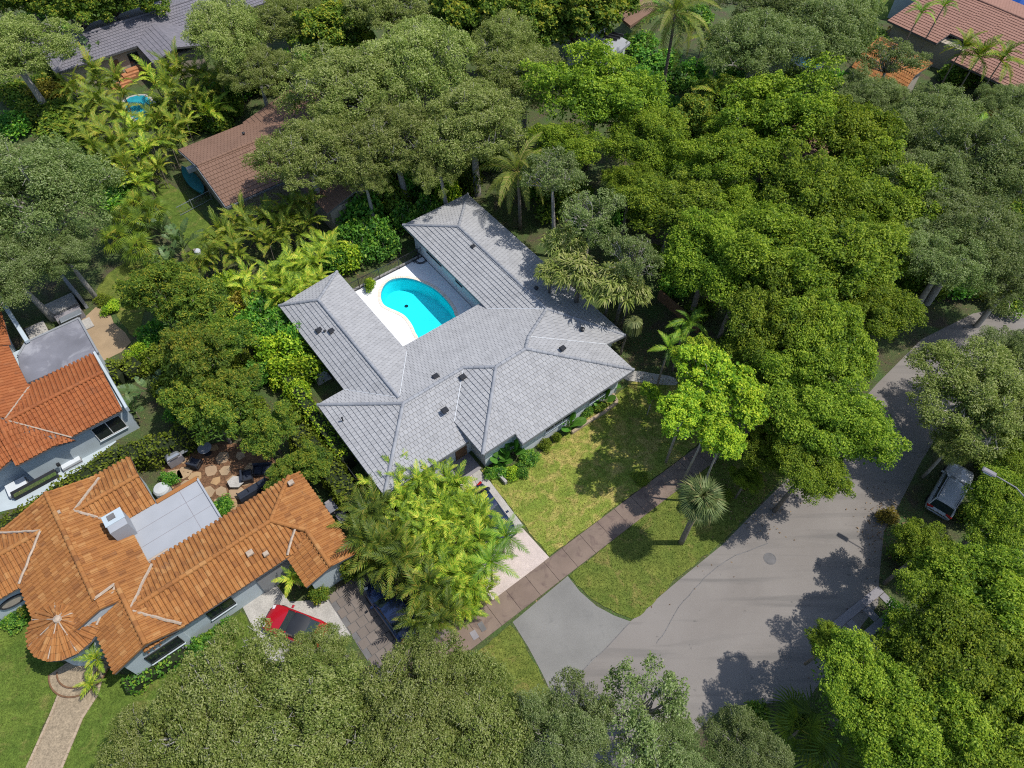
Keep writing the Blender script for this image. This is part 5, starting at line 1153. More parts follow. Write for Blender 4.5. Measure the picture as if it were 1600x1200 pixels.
for px, py, r, zc, kind, lb in [
    (58, 300, 104, 7.5, OAKB, 'huge at the left edge above the weathered flat roof'), (20, 420, 70, 6, OAKB, 'lower one at the left edge by the stone counter'), (18, 75, 66, 7.5, OAK, 'in the top left corner'),
    (100, 395, 48, 5.5, OAKB, 'between the left lawn and the palm thicket'), (355, 45, 68, 7.5, OAK, 'hanging over the right end of the grey tiled house'), (445, 30, 55, 7, OAK, 'at the top right of the grey tiled house'),
    (478, 235, 82, 7.5, OAK, 'crowning over the brown tiled roof'), (560, 130, 95, 8, OAK, 'pale, upper left of the oak mass behind the house'), (660, 100, 95, 8.5, OAK, 'pale, topmost of the oak mass behind the house'), (740, 190, 95, 8, OAK, 'pale, right in the oak mass behind the house'),
    (620, 215, 85, 7.5, OAK, 'pale, straight behind the pool court'), (820, 120, 70, 7.5, OAK, 'beside the broad tree at top centre'), (570, 275, 45, 6, OAK, 'small, over the dark end of the brown roof'),
    (1180, 75, 85, 8, OAKB, 'right of the big coconut palm at the top'), (1290, 45, 85, 7.5, OAKB, 'over the pale blue garden pool'), (1345, 150, 50, 6, OAKB, 'dappling the orange roof at the upper right'),
    (1468, 195, 74, 7, OAKB, 'below the pink tiled roof'), (1580, 165, 42, 5.5, OAKB, 'at the right edge by the golden palms'), (1540, 250, 90, 8, OAKB, 'at the right edge, upper middle'), (1450, 290, 80, 7.5, OAKB, 'right of the street tree row'),
    (1520, 370, 90, 7.5, OAKB, 'at the right edge above the road'), (1430, 375, 60, 7, OAKB, 'between the street trees and the upper road'), (1590, 430, 60, 6, OAKB, 'at the right edge touching the upper road'),
    (1540, 620, 95, 6.5, OAK, 'spreading over the road above the white car'), (1590, 560, 60, 6, OAKB, 'at the right edge below the upper road'), (1490, 695, 34, 5, OAK, 'small, shading the front of the white car'),
    (485, 1120, 120, 7.5, OAK, 'largest, below the red car'), (350, 1130, 115, 7, OAK, 'bottom left, beside the garden path lawn'), (650, 1088, 100, 7.5, OAK, 'bottom centre left, touching the pavement'), (740, 1150, 105, 7, OAK, 'bottom centre over the corner verge'),
    (470, 1190, 110, 7, OAK, 'at the bottom edge left of centre'), (610, 1200, 105, 7, OAK, 'at the bottom edge under the two larger ones'), (240, 1190, 75, 6, OAK, 'leftmost of those on the bottom edge'), (860, 1165, 85, 6.5, OAKB, 'at the bottom edge over the road mouth'),
    (600, 10, 70, 8, OAK, 'cut by the top edge, left of the yellow green tree'), (400, 110, 48, 6, OAK, 'between palm thicket and brown roof'), (690, 255, 55, 6.5, OAK, 'low behind the far end of the long roof'), (530, 210, 60, 7, OAK, 'between brown roof and the pale mass'), (790, 60, 60, 8, OAK, 'pale, top right of the mass behind the house'), (1220, 0, 70, 8, OAKB, 'cut by the top edge right of the coconut palm'), (1325, 0, 55, 7, OAKB, 'cut by the top edge left of the pink roof'), (1398, 150, 36, 5.5, OAKB, 'between orange and pink roofs'), (1598, 250, 70, 7.5, OAKB, 'cut by the right edge, upper'), (1482, 405, 72, 7.5, OAKB, 'just above the sunlit upper road'), (1590, 640, 70, 6.5, OAK, 'cut by the right edge above the lamp'),
    (1165, 1180, 62, 5.5, OAKB, 'at the bottom edge right of the road'), (505, 1030, 56, 6.3, OAK, 'reaching up over the rear of the red car'), (1060, 1185, 60, 6, OAKB, 'at the bottom edge in the road corner')]:
    place_tree('oak', 'tree', O_ + lb, px, py, r * 1.06, zc, kind[k_ % len(kind)], GO); k_ += 1
place_tree('oak', 'tree', 'thin crowned oak letting the road show through near the bottom', 1000, 1110, 88, 6, SPARSE[0], GO)
place_tree('oak', 'tree', 'thin crowned oak standing over the hidden orange roof', 1398, 92, 42, 6.5, SPARSE[0], GO)
place_tree('oak', 'tree', 'thin crowned oak at the road edge below the driveway apron', 905, 1110, 60, 6, SPARSE[1], GO)
for i, (px, py, r, zc, lb) in enumerate([
    (255, 455, 58, 4.6, 'dark rounded mango tree beside the back lawn'), (305, 478, 54, 4.4, 'mango tree with yellow flower heads near the left lot corner'), (300, 560, 58, 4.6, 'mango tree behind the terrace and small round hedge'), (338, 535, 45, 3.8, 'brownish mango tree left of the lot line, middle'),
    (360, 612, 50, 3.8, 'wide mango tree with bare twigs above the flagstone patio'), (335, 650, 50, 3.6, 'mango tree at the upper end of the clipped hedge'), (420, 672, 42, 3.2, 'mango tree between the flagstone patio and the grey roof'), (300, 625, 45, 3.8, 'small mango tree by the banana plant'),
    (488, 722, 34, 2.6, 'low leafy tree squeezed beside the garage corner'), (446, 738, 30, 2.2, 'low leafy tree at the patio edge over the tiled end')]):
    place_tree('mango_tree', 'tree', lb, px, py, r, zc, MANGO[i % 3], 'mango trees')
for i, (px, py, r, zc, lb) in enumerate([(1115, 585, 55, 8, 'lime green tree inside the front lot corner, upper'), (1152, 632, 55, 7.5, 'lime green tree inside the front lot corner, lower'), (1072, 635, 46, 8, 'slender lime green tree at the lawn edge'), (1085, 560, 44, 7.5, 'slender lime green tree behind the two thin trunks'), (1105, 668, 42, 7.5, 'lime green tree overhanging the pavement at the lot front'), (1128, 692, 38, 7.5, 'lime green tree added to shade the lawn and pavement'), (1020, 618, 20, 2.6, 'sapling with lime leaves over the side walk')]):  # the one street side of the pavement is added to cast more shade
    place_tree('ornamental_tree', 'tree', lb, px, py, r, zc, BRIGHT[i % 2], 'lime green trees at the lot corner')
for i, (px, py, r, zc, lb) in enumerate([(900, 20, 65, 7, 'dark broad leaved tree at the top beside the flat grey roof'), (720, 25, 62, 7.5, 'yellow green broad leaved tree at the top centre'), (115, 12, 40, 6, 'leafy tree behind the grey tiled house, left'), (225, -18, 34, 6, 'leafy tree behind the grey tiled house, right'), (520, 60, 50, 6, 'broad leaved tree between two pale oaks at the top'), (1130, 160, 40, 5, 'dark leafy tree behind the pair of yellow palms'), (1080, 190, 42, 4.5, 'bluish leafy tree in the gap left of the yellow palms'), (470, -10, 50, 6, 'broad leaved tree cut by the top edge left of centre'), (760, -25, 60, 7, 'broad leaved tree cut by the top edge at centre'), (960, -20, 55, 7, 'dark tree cut by the top edge beside the coconut palm'), (30, -25, 50, 6, 'leafy tree cut by the top left corner'), (170, -8, 36, 6, 'leafy tree cut by the top edge behind the grey roof'), (830, 40, 50, 6.5, 'dark leafy tree at the top right of the pale oaks')]):
    place_tree('broadleaf_tree', 'tree', lb, px, py, r, zc, FICUS[i % 2], 'broad leaved trees')
for i, (px, py, r, zc, lb) in enumerate([(880, 385, 40, 3.2, 'pale feathery tree by the long roof, upper'), (905, 430, 46, 3.4, 'pale feathery tree by the long roof, middle'), (955, 440, 46, 3.4, 'pale feathery tree nearest the lot line'), (860, 430, 26, 2.8, 'small feathery tree leaning over the long roof'), (985, 455, 30, 3, 'feathery tree end of the row above the mop headed palm')]):
    place_tree('feathery_tree', 'tree', lb, px, py, r, zc + 2.6, POD[i % 2], 'pale feathery trees')
for i, (u, v, zc, r, lb) in enumerate([(18.2, 14.5, 8.5, 62, 'airy olive green tree beyond the lot line, upper'), (17.6, 9.6, 8.2, 60, 'airy olive green tree beyond the lot line, middle'), (17.2, 4.6, 7.6, 56, 'airy olive green tree beyond the lot line, lower')]):
    px, py = pix(G(u, v, zc)); place_tree('airy_tree', 'tree', lb, px, py, r, zc, SPARSE[i % 2], 'airy olive trees')
# hedges and shrubs
hedge('long clipped hedge between the red tiled and the orange tiled house', [P(x, y, 1.7) * 1 - Vector((0, 0, 1.7)) for x, y in ((-40, 850), (40, 806), (110, 756), (185, 712), (262, 690), (300, 668))], 1.6, 1.9, M['leaf_hedge'])
hedge('short rounded hedge beside the terrace', [P(x, y, 0) for x, y in ((172, 585), (200, 592), (222, 575))], 1.5, 1.1, M['leaf_hedge'], seed=5)
hedge('narrow leafy hedge along the garage side lot line', [P(x, y, 0) for x, y in ((345, 458), (378, 505), (410, 548), (455, 605), (500, 668), (548, 732))], 1.0, 1.8, M['leaf_bright'], seed=6)
hedge('dark leafy hedge outside the lot line beside the patio', [P(x, y, 0) for x, y in ((470, 690), (520, 745), (560, 800))], 1.6, 1.9, M['leaf_hedge'], seed=7)
hedge('low foundation hedge under the white gable of the orange house', [P(x, y, 0) for x, y in ((204, 1078), (250, 1048), (290, 1022))], .9, .8, M['leaf_green'], seed=8)
GB = 'bushes along the left lot line'
for row, pts in (('outer row by the left lot line', [(352, 442, 24, 1.6, 'leaf_bright'), (372, 470, 28, 1.8, 'leaf_gold'), (390, 505, 26, 1.7, 'leaf_green'), (415, 545, 28, 1.8, 'leaf_bright'), (440, 575, 28, 1.8, 'leaf_bright'), (462, 605, 22, 1.4, 'leaf_bright')]),
                 ('inner row against the left roof wing', [(405, 475, 30, 2.0, 'leaf_green'), (420, 510, 32, 2.0, 'leaf_green'), (445, 495, 30, 2.0, 'leaf_green'), (450, 540, 34, 2.0, 'leaf_bright'), (455, 520, 26, 2.2, 'leaf_green'), (475, 575, 30, 1.9, 'leaf_bright')])):
    for i, (px, py, r, z, kd) in enumerate(sorted(pts, key=lambda q: q[1])): shrub('bright leafy bush, %s from the back, %s' % (ORD[i], row), px, py, r, z, kd, GB)
GT = 'bushes behind the pool fence'
for i, (px, py, r, z, kd) in enumerate(sorted([(555, 370, 34, 2.2, 'leaf_green'), (580, 352, 30, 2.4, 'leaf_green'), (540, 395, 28, 1.8, 'leaf_bright'), (600, 375, 26, 1.8, 'leaf_green'), (520, 400, 24, 1.8, 'leaf_green'), (630, 330, 26, 2.2, 'leaf_green'), (665, 318, 24, 2.4, 'leaf_green'), (700, 295, 22, 2.4, 'leaf_bright'), (735, 270, 22, 2.4, 'leaf_mango')])):
    shrub('round leafy bush, %s from the left behind the pool fence' % ORD[i], px, py, r, z, kd, GT)
shrub('single potted bush in the near left corner of the pool deck', 576, 441, 11, .9, 'leaf_bright', None, 1.3)
shrub('rust and green croton bush by the lot line left of the left wing', 388, 492, 12, 1.0, 'leaf_croton')
shrub('large rusty croton bush beside the pink tiled house', 1425, 38, 26, 2.2, 'leaf_croton'); shrub('golden croton bush at the left edge by the grey tiled house', 70, 140, 26, 1.6, 'leaf_gold')
shrub('rusty brown shrub far right among the oaks', 1555, 155, 14, 2.5, 'leaf_croton'); shrub('golden shrub among the oaks on the right', 1462, 160, 12, 4, 'leaf_gold', None, 5)
for px, py, r, z, kd, lb in [(330, 1000, 22, .9, 'leaf_green', 'bright green bush at the corner below the long orange wing'), (308, 1015, 24, .9, 'leaf_green', 'bright green bush beside the window of the white gable'), (352, 982, 18, .8, 'leaf_green', 'small bush by the pale concrete drive'), (22, 960, 22, .7, 'leaf_green', 'dark bush below the oval window'), (42, 945, 18, .7, 'leaf_mango', 'dark bush between oval window and turret'),
    (495, 925, 18, 1.0, 'leaf_mango', 'grey green bush by the forecourt pavers'), (345, 785, 17, .8, 'leaf_green', 'green bush at the corner of flat roof and patio'), (262, 745, 14, .8, 'leaf_green', 'loose bush beside the white end wall by the grill'), (1000, 745, 14, .3, 'leaf_hedge', 'low weeds on the verge below the lime trees'),
    (170, 478, 14, .6, 'leaf_bright', 'yellow green bush at the terrace edge'), (160, 465, 12, .5, 'leaf_hedge', 'small bush beside the tall grey screen'), (215, 550, 18, .9, 'leaf_bright', 'yellow green bush beside the short rounded hedge'), (545, 880, 26, 1.8, 'leaf_mango', 'dark bush at the end corner of the orange roof'),
    (1255, 1120, 30, .9, 'leaf_mango', 'dark ground cover at the road end, right part'), (1185, 1118, 26, .8, 'leaf_mango', 'dark ground cover at the road end, left part'), (1390, 805, 16, .7, 'leaf_gold', 'yellowing shrub on the verge by the lamp pole'), (1130, 775, 16, .4, 'leaf_hedge', 'low verge weeds by the road edge'), (1075, 790, 12, .4, 'leaf_hedge', 'low tuft at the foot of the fan palm')]:
    shrub(lb, px, py, r, z, kd)
# front garden beds
for px, py, n, sc, lb in [(800, 703, 9, 1.0, 'large heart leaved plant in the notch of the front eave'), (785, 716, 7, .9, 'large heart leaved plant left of the roof notch'), (888, 660, 9, 1.05, 'large heart leaved plant midway along the front eave'), (942, 622, 8, .9, 'large heart leaved plant near the right front corner'), (955, 600, 7, .8, 'large heart leaved plant at the right roof corner'), (958, 460, 6, .9, 'large leaved plant behind the long roof')]:
    leafy(lb, px, py, 'heart', n, sc, name='heart_leaf_plant', h=.35)
for px, py, r, kd, lb in [(780, 735, 15, 'leaf_green', 'green bush in the porch bed, left'), (800, 738, 14, 'leaf_bright', 'pale green bush in the porch bed, middle'), (828, 715, 17, 'leaf_green', 'silvery green bush below the roof notch'), (815, 735, 14, 'leaf_green', 'green bush at the lawn end of the porch bed'), (852, 695, 12, 'leaf_hedge', 'small bush between the notch and the heart leaved plant'), (915, 640, 13, 'leaf_green', 'dark bush by the stone edging'), (935, 635, 12, 'leaf_mango', 'dark bush at the right end of the front bed'), (870, 682, 9, 'leaf_hedge', 'small yellowish bush at the lawn edge of the front bed'), (765, 738, 12, 'leaf_green', 'green bush by the porch')]:
    shrub(lb, px, py, r, .45, kd, None, .9)
# palms
palm('coconut_palm', 'coconut palm inside the back corner of the lot', 808, 268, 6.5, 'coco', 19, 1.08, (70, -45), (.18, .12), lean=.4, cat='palm tree')
palm('coconut_palm', 'big coconut palm with hanging fronds at the top centre right', 1055, 22, 9.5, 'coco', 22, 1.35, (75, -60), (.2, .14), lean=.3)
palm('fan_palm', 'round headed grey green fan palm on the street verge', 1095, 783, 6.2, 'fan', 46, .95, (88, -42), (.2, .17), dead=7, lean=.0)
palm('mop_palm', 'mop headed palm with thin curved trunk beside the right roof corner', 990, 503, 3.6, 'mop_', 0, 1, trunk=(.1, .05), lean=.6) if False else None
GX = 'bright single stem palms'
for px, py, z, n, sc, lb in [(768, 880, 3.0, 10, 1.05, 'bright feather palm at the driveway mouth, lower'), (790, 838, 2.8, 11, 1.0, 'bright feather palm beside the hidden blue car'), (1045, 545, 4.4, 8, .95, 'feather palm with one yellow frond over the side walk'), (1078, 505, 4.8, 9, 1.0, 'feather palm at the right lot line, upper'), (1065, 525, 4.0, 7, .85, 'feather palm just left of the lot line palm'),
    (1525, 205, 7, 9, 1.3, 'bright palm poking out among the oaks at the right'), (1118, 95, 6.5, 9, 1.3, 'bright palm below the hanging coconut fronds'), (1440, 20, 6.5, 8, 1.1, 'slim palm in front of the pink tiled roof, left'), (1475, 10, 6.5, 8, 1.1, 'slim palm in front of the pink tiled roof, right')]:
    palm('feather_palm', lb, px, py, z, 'fox', n, sc, (70, -5), (.09, .06), GX, .5)
for px, py, z, n, sc, lb in [(1120, 150, 6, 10, 1.3, 'yellow green palm in the grove, left of the pair'), (1155, 150, 6, 10, 1.3, 'yellow green palm in the grove, right of the pair'), (1095, 165, 5, 8, 1.1, 'small shaded palm left of the yellow pair'), (1530, 90, 5, 12, 1.6, 'golden palm in front of the pink roof, nearer'), (1565, 95, 5, 11, 1.5, 'golden palm in front of the pink roof, at the edge'), (1505, 75, 5, 10, 1.35, 'golden palm by the notch of the pink roof'),
    (1100, 60, 5, 8, 1.1, 'palm hidden beneath the big coconut palm'), (1250, 1140, 2.6, 9, 1.2, 'green fan fronded palm at the bottom edge right of the road'), (1300, 1185, 2.6, 8, 1.1, 'green palm cut by the bottom edge')]:
    palm('yellow_palm', lb, px, py, z, 'areca_dark' if py < 1000 else 'fan_dark', n, sc * (1.2 if py > 1000 else 1), (75, -15), (.08, .06), 'yellow green palms', .4, leafname='frond')
def mop_palm():
    p = P(990, 503, 3.5); t = thing('mop_palm', 'mop headed palm on a thin curved trunk right of the roof corner', 'palm tree', (p.x - .6, p.y - .4, 0))
    put('trunk', stem_mesh('mop_trunk', 3.4, .12, .06, 1.6, M['palm_bark']), t, rot=(0, 0, .6)); r = np.random.RandomState(4); V = []; Rr = []
    c = np.array([.6, .4, 3.45])
    for k in range(420):
        a = r.uniform(0, 6.28); L = r.uniform(.7, 1.0); out = r.uniform(.25, .75); d = np.array([math.cos(a), math.sin(a), 0]); s = np.array([-math.sin(a), math.cos(a), 0]) * .022; q = [c, c + d * out * .5 + [0, 0, .3], c + d * out + [0, 0, .05], c + d * out * 1.05 + [0, 0, -L]]
        rv = r.uniform(.1, 1)
        for i in range(3): V.append(np.array([q[i] - s, q[i] + s, q[i + 1] + s, q[i + 1] - s])); Rr.append(rv)
    put('leaf_mop', np_mesh('leaf_mop', np.concatenate(V), 4, np.array(Rr), M['mop']), t)
mop_palm()
# areca thickets, set out in rows
def rows(group, what, table, kind):
    for row, pts in table:
        for i, q in enumerate(pts):
            px, py, z, sc = q[:4]; areca(what % (ORD[i], row), px, py, z, sc, kind(i) if callable(kind) else kind, group)
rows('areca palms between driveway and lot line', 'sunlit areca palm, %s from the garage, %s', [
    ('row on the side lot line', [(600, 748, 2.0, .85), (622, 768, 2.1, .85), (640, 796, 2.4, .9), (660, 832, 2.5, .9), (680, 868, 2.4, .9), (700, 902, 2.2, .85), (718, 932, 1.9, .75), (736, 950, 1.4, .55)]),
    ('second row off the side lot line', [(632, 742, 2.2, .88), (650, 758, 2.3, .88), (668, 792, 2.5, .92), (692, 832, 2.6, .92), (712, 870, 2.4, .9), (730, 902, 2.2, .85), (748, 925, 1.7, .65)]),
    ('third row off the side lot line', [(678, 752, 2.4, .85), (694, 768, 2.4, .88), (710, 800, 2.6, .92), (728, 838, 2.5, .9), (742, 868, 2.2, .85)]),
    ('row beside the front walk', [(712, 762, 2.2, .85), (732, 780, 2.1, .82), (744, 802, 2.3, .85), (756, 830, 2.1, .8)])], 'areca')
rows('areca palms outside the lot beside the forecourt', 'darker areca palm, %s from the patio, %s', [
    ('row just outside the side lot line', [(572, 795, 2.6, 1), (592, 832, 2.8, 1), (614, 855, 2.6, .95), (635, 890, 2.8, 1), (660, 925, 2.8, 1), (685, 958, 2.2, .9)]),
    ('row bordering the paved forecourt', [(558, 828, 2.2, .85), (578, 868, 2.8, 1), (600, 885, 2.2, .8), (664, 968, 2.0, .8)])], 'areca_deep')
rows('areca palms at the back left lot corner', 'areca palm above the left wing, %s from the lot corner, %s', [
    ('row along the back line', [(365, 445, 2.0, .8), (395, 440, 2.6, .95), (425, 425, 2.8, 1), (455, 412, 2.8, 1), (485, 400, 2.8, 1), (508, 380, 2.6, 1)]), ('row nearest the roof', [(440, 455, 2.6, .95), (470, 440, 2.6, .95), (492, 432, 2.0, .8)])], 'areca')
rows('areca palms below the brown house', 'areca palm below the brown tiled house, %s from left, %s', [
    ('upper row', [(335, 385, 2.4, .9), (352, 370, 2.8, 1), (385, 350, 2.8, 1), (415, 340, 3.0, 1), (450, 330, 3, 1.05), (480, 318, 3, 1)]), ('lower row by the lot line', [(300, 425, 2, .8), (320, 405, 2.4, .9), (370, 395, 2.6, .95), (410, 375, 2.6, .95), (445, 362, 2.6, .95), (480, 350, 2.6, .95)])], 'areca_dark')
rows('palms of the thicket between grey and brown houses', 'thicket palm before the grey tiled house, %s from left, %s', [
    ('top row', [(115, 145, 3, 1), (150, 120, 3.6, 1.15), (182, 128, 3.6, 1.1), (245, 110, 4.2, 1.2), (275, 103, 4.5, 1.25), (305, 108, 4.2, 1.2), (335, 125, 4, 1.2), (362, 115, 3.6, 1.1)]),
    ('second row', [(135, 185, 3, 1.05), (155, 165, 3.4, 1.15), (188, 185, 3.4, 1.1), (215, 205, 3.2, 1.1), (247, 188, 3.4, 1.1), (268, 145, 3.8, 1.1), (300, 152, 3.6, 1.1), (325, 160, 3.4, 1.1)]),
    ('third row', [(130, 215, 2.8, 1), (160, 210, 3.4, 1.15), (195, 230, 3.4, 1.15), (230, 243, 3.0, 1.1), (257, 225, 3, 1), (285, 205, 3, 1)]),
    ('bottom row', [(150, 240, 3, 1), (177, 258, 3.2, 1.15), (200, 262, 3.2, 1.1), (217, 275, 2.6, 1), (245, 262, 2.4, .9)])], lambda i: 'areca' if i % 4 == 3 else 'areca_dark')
for i, (px, py, n, sc, lb) in enumerate([(120, 105, 8, 1.25, "tall paddle leaved plant before the grey tiled roof's left end"), (150, 100, 7, 1.2, 'paddle leaved plant below the grey tiled eave'), (285, 385, 9, 1.1, 'blue green paddle leaved plant on the back lawn corner'), (255, 365, 8, 1.0, 'paddle leaved plant left of the side lawn'), (270, 415, 8, 1.05, 'paddle leaved plant just above the back lawn'), (208, 640, 8, .85, 'banana plant at the corner of the red tiled roof'), (235, 610, 6, .9, 'banana plant with one long glossy leaf by the mango trees'), (400, 75, 7, 1.1, 'paddle leaved plant beneath the pale oak at the top')]):
    leafy(lb, px, py, 'paddle', n, sc, (82, 25), 'paddle_leaf_plant', 'plant', 1.6 if py < 300 else .9, 'paddle leaved plants', 'paddle_leaf')
GH = 'fan leaved palms by the left oak'
for px, py, z, n in [(215, 320, 2.4, 14), (195, 345, 2.2, 14), (225, 350, 2.0, 12), (180, 375, 2.0, 12), (216, 390, 1.8, 12), (240, 330, 2.2, 12)]:
    palm('lady_palm', 'dark fan leaved palm between the left oak and the back lawn, %s from the left' % ORD[[180, 195, 215, 216, 225, 240].index(px)], px, py, z, 'fan_dark', n, 1.0, (80, -20), (.05, .04), GH, .3, leafname='fan_leaf')
palm('small_palm', 'small yellow green palm beside the curved entry steps', 152, 1030, 1.8, 'areca', 11, .6, (80, 10), (.06, .05), None, .3, leafname='frond')
palm('small_palm', 'spiky small palm right of the garden path mouth', 145, 1070, .7, 'areca', 9, .5, (80, 10), (.05, .04), None, .2, leafname='frond')
palm('small_palm', 'small palm at the inner corner of the orange wing by the red car', 458, 905, 1.8, 'areca', 9, .65, (80, 0), (.06, .05), None, .3, leafname='frond')

def NUM(i): return ORD[i] if i < 14 else ('fifteenth sixteenth seventeenth eighteenth nineteenth twentieth twenty-first twenty-second twenty-third twenty-fourth twenty-fifth twenty-sixth'.split())[i - 14]
# undergrowth that closes the ground between the trunks
for lab, grp, kd, pts in [
    ('undergrowth bush under the pale oaks behind the house', 'undergrowth behind the house', 'leaf_mango', [(560, 320, 30), (610, 300, 28), (660, 280, 30), (710, 260, 28), (760, 235, 26), (850, 270, 30), (870, 310, 28), (640, 250, 30), (900, 300, 26), (940, 330, 26)]),
    ('undergrowth bush in the gap below the big coconut palm', 'undergrowth at the top centre right', 'leaf_green', [(1000, 60, 26), (1030, 90, 28), (1060, 120, 26), (1090, 110, 24), (1010, 120, 26), (1050, 160, 26), (1040, 220, 26), (1075, 240, 26), (1000, 10, 24), (1085, 20, 24)]),
    ('undergrowth bush around the grey tiled house', 'undergrowth at the top left', 'leaf_mango', [(60, 175, 30), (100, 165, 26), (95, 200, 30), (120, 240, 28), (150, 285, 28), (180, 300, 26), (320, 150, 28), (350, 165, 28), (375, 135, 28), (400, 125, 28), (300, 180, 26), (270, 195, 26), (340, 190, 24), (430, 110, 30), (250, 170, 24), (455, 90, 26), (75, 120, 24), (60, 30, 28), (150, 22, 18), (262, -12, 20), (200, 8, 16), (85, 50, 18), (10, 190, 26), (40, 160, 26), (20, 140, 22)]),
    ('undergrowth bush under the upper right oaks', 'undergrowth at the upper right', 'leaf_mango', [(1370, 60, 24), (1340, 60, 24), (1240, 120, 26), (1310, 130, 26), (1500, 110, 26), (1540, 110, 24), (1580, 170, 26), (1480, 230, 28), (1420, 200, 26), (1590, 330, 26), (1150, 110, 24), (1190, 130, 24), (1600, 60, 24)]),
    ('undergrowth bush beneath the street trees', 'undergrowth beside the upper road', 'leaf_mango', [(1460, 440, 28), (1500, 440, 26), (1540, 440, 26), (1580, 470, 20), (1420, 430, 26), (1200, 300, 30), (1000, 290, 26), (970, 320, 24), (1030, 400, 26), (1060, 440, 26), (1100, 480, 26), (1140, 540, 24)]),
    ('undergrowth bush between the terrace and the mango trees', 'undergrowth left of the lot', 'leaf_hedge', [(235, 520, 22), (245, 560, 22), (262, 595, 22), (290, 520, 22), (330, 590, 22), (300, 650, 20), (390, 640, 22), (405, 580, 22), (375, 560, 20), (460, 640, 20), (480, 690, 20), (275, 640, 18)]),
    ('undergrowth bush on the bank right of the white car', 'undergrowth right of the white car', 'leaf_mango', [(1560, 720, 24), (1590, 700, 24), (1520, 800, 22), (1420, 860, 20), (1440, 890, 24), (1560, 860, 26), (1410, 960, 20), (1440, 990, 24), (1570, 760, 22)])]:
    for i, (px, py, r) in enumerate(sorted(pts)):
        tall = 'behind the house' in lab; shrub('%s, %s from the left' % (lab, NUM(i)), px, py, r * (1.35 if tall else 1.15), 2.0 if tall else 1.2, kd if i % 3 else 'leaf_green', grp, 3.6 if tall else 2.3, 'undergrowth_bush')

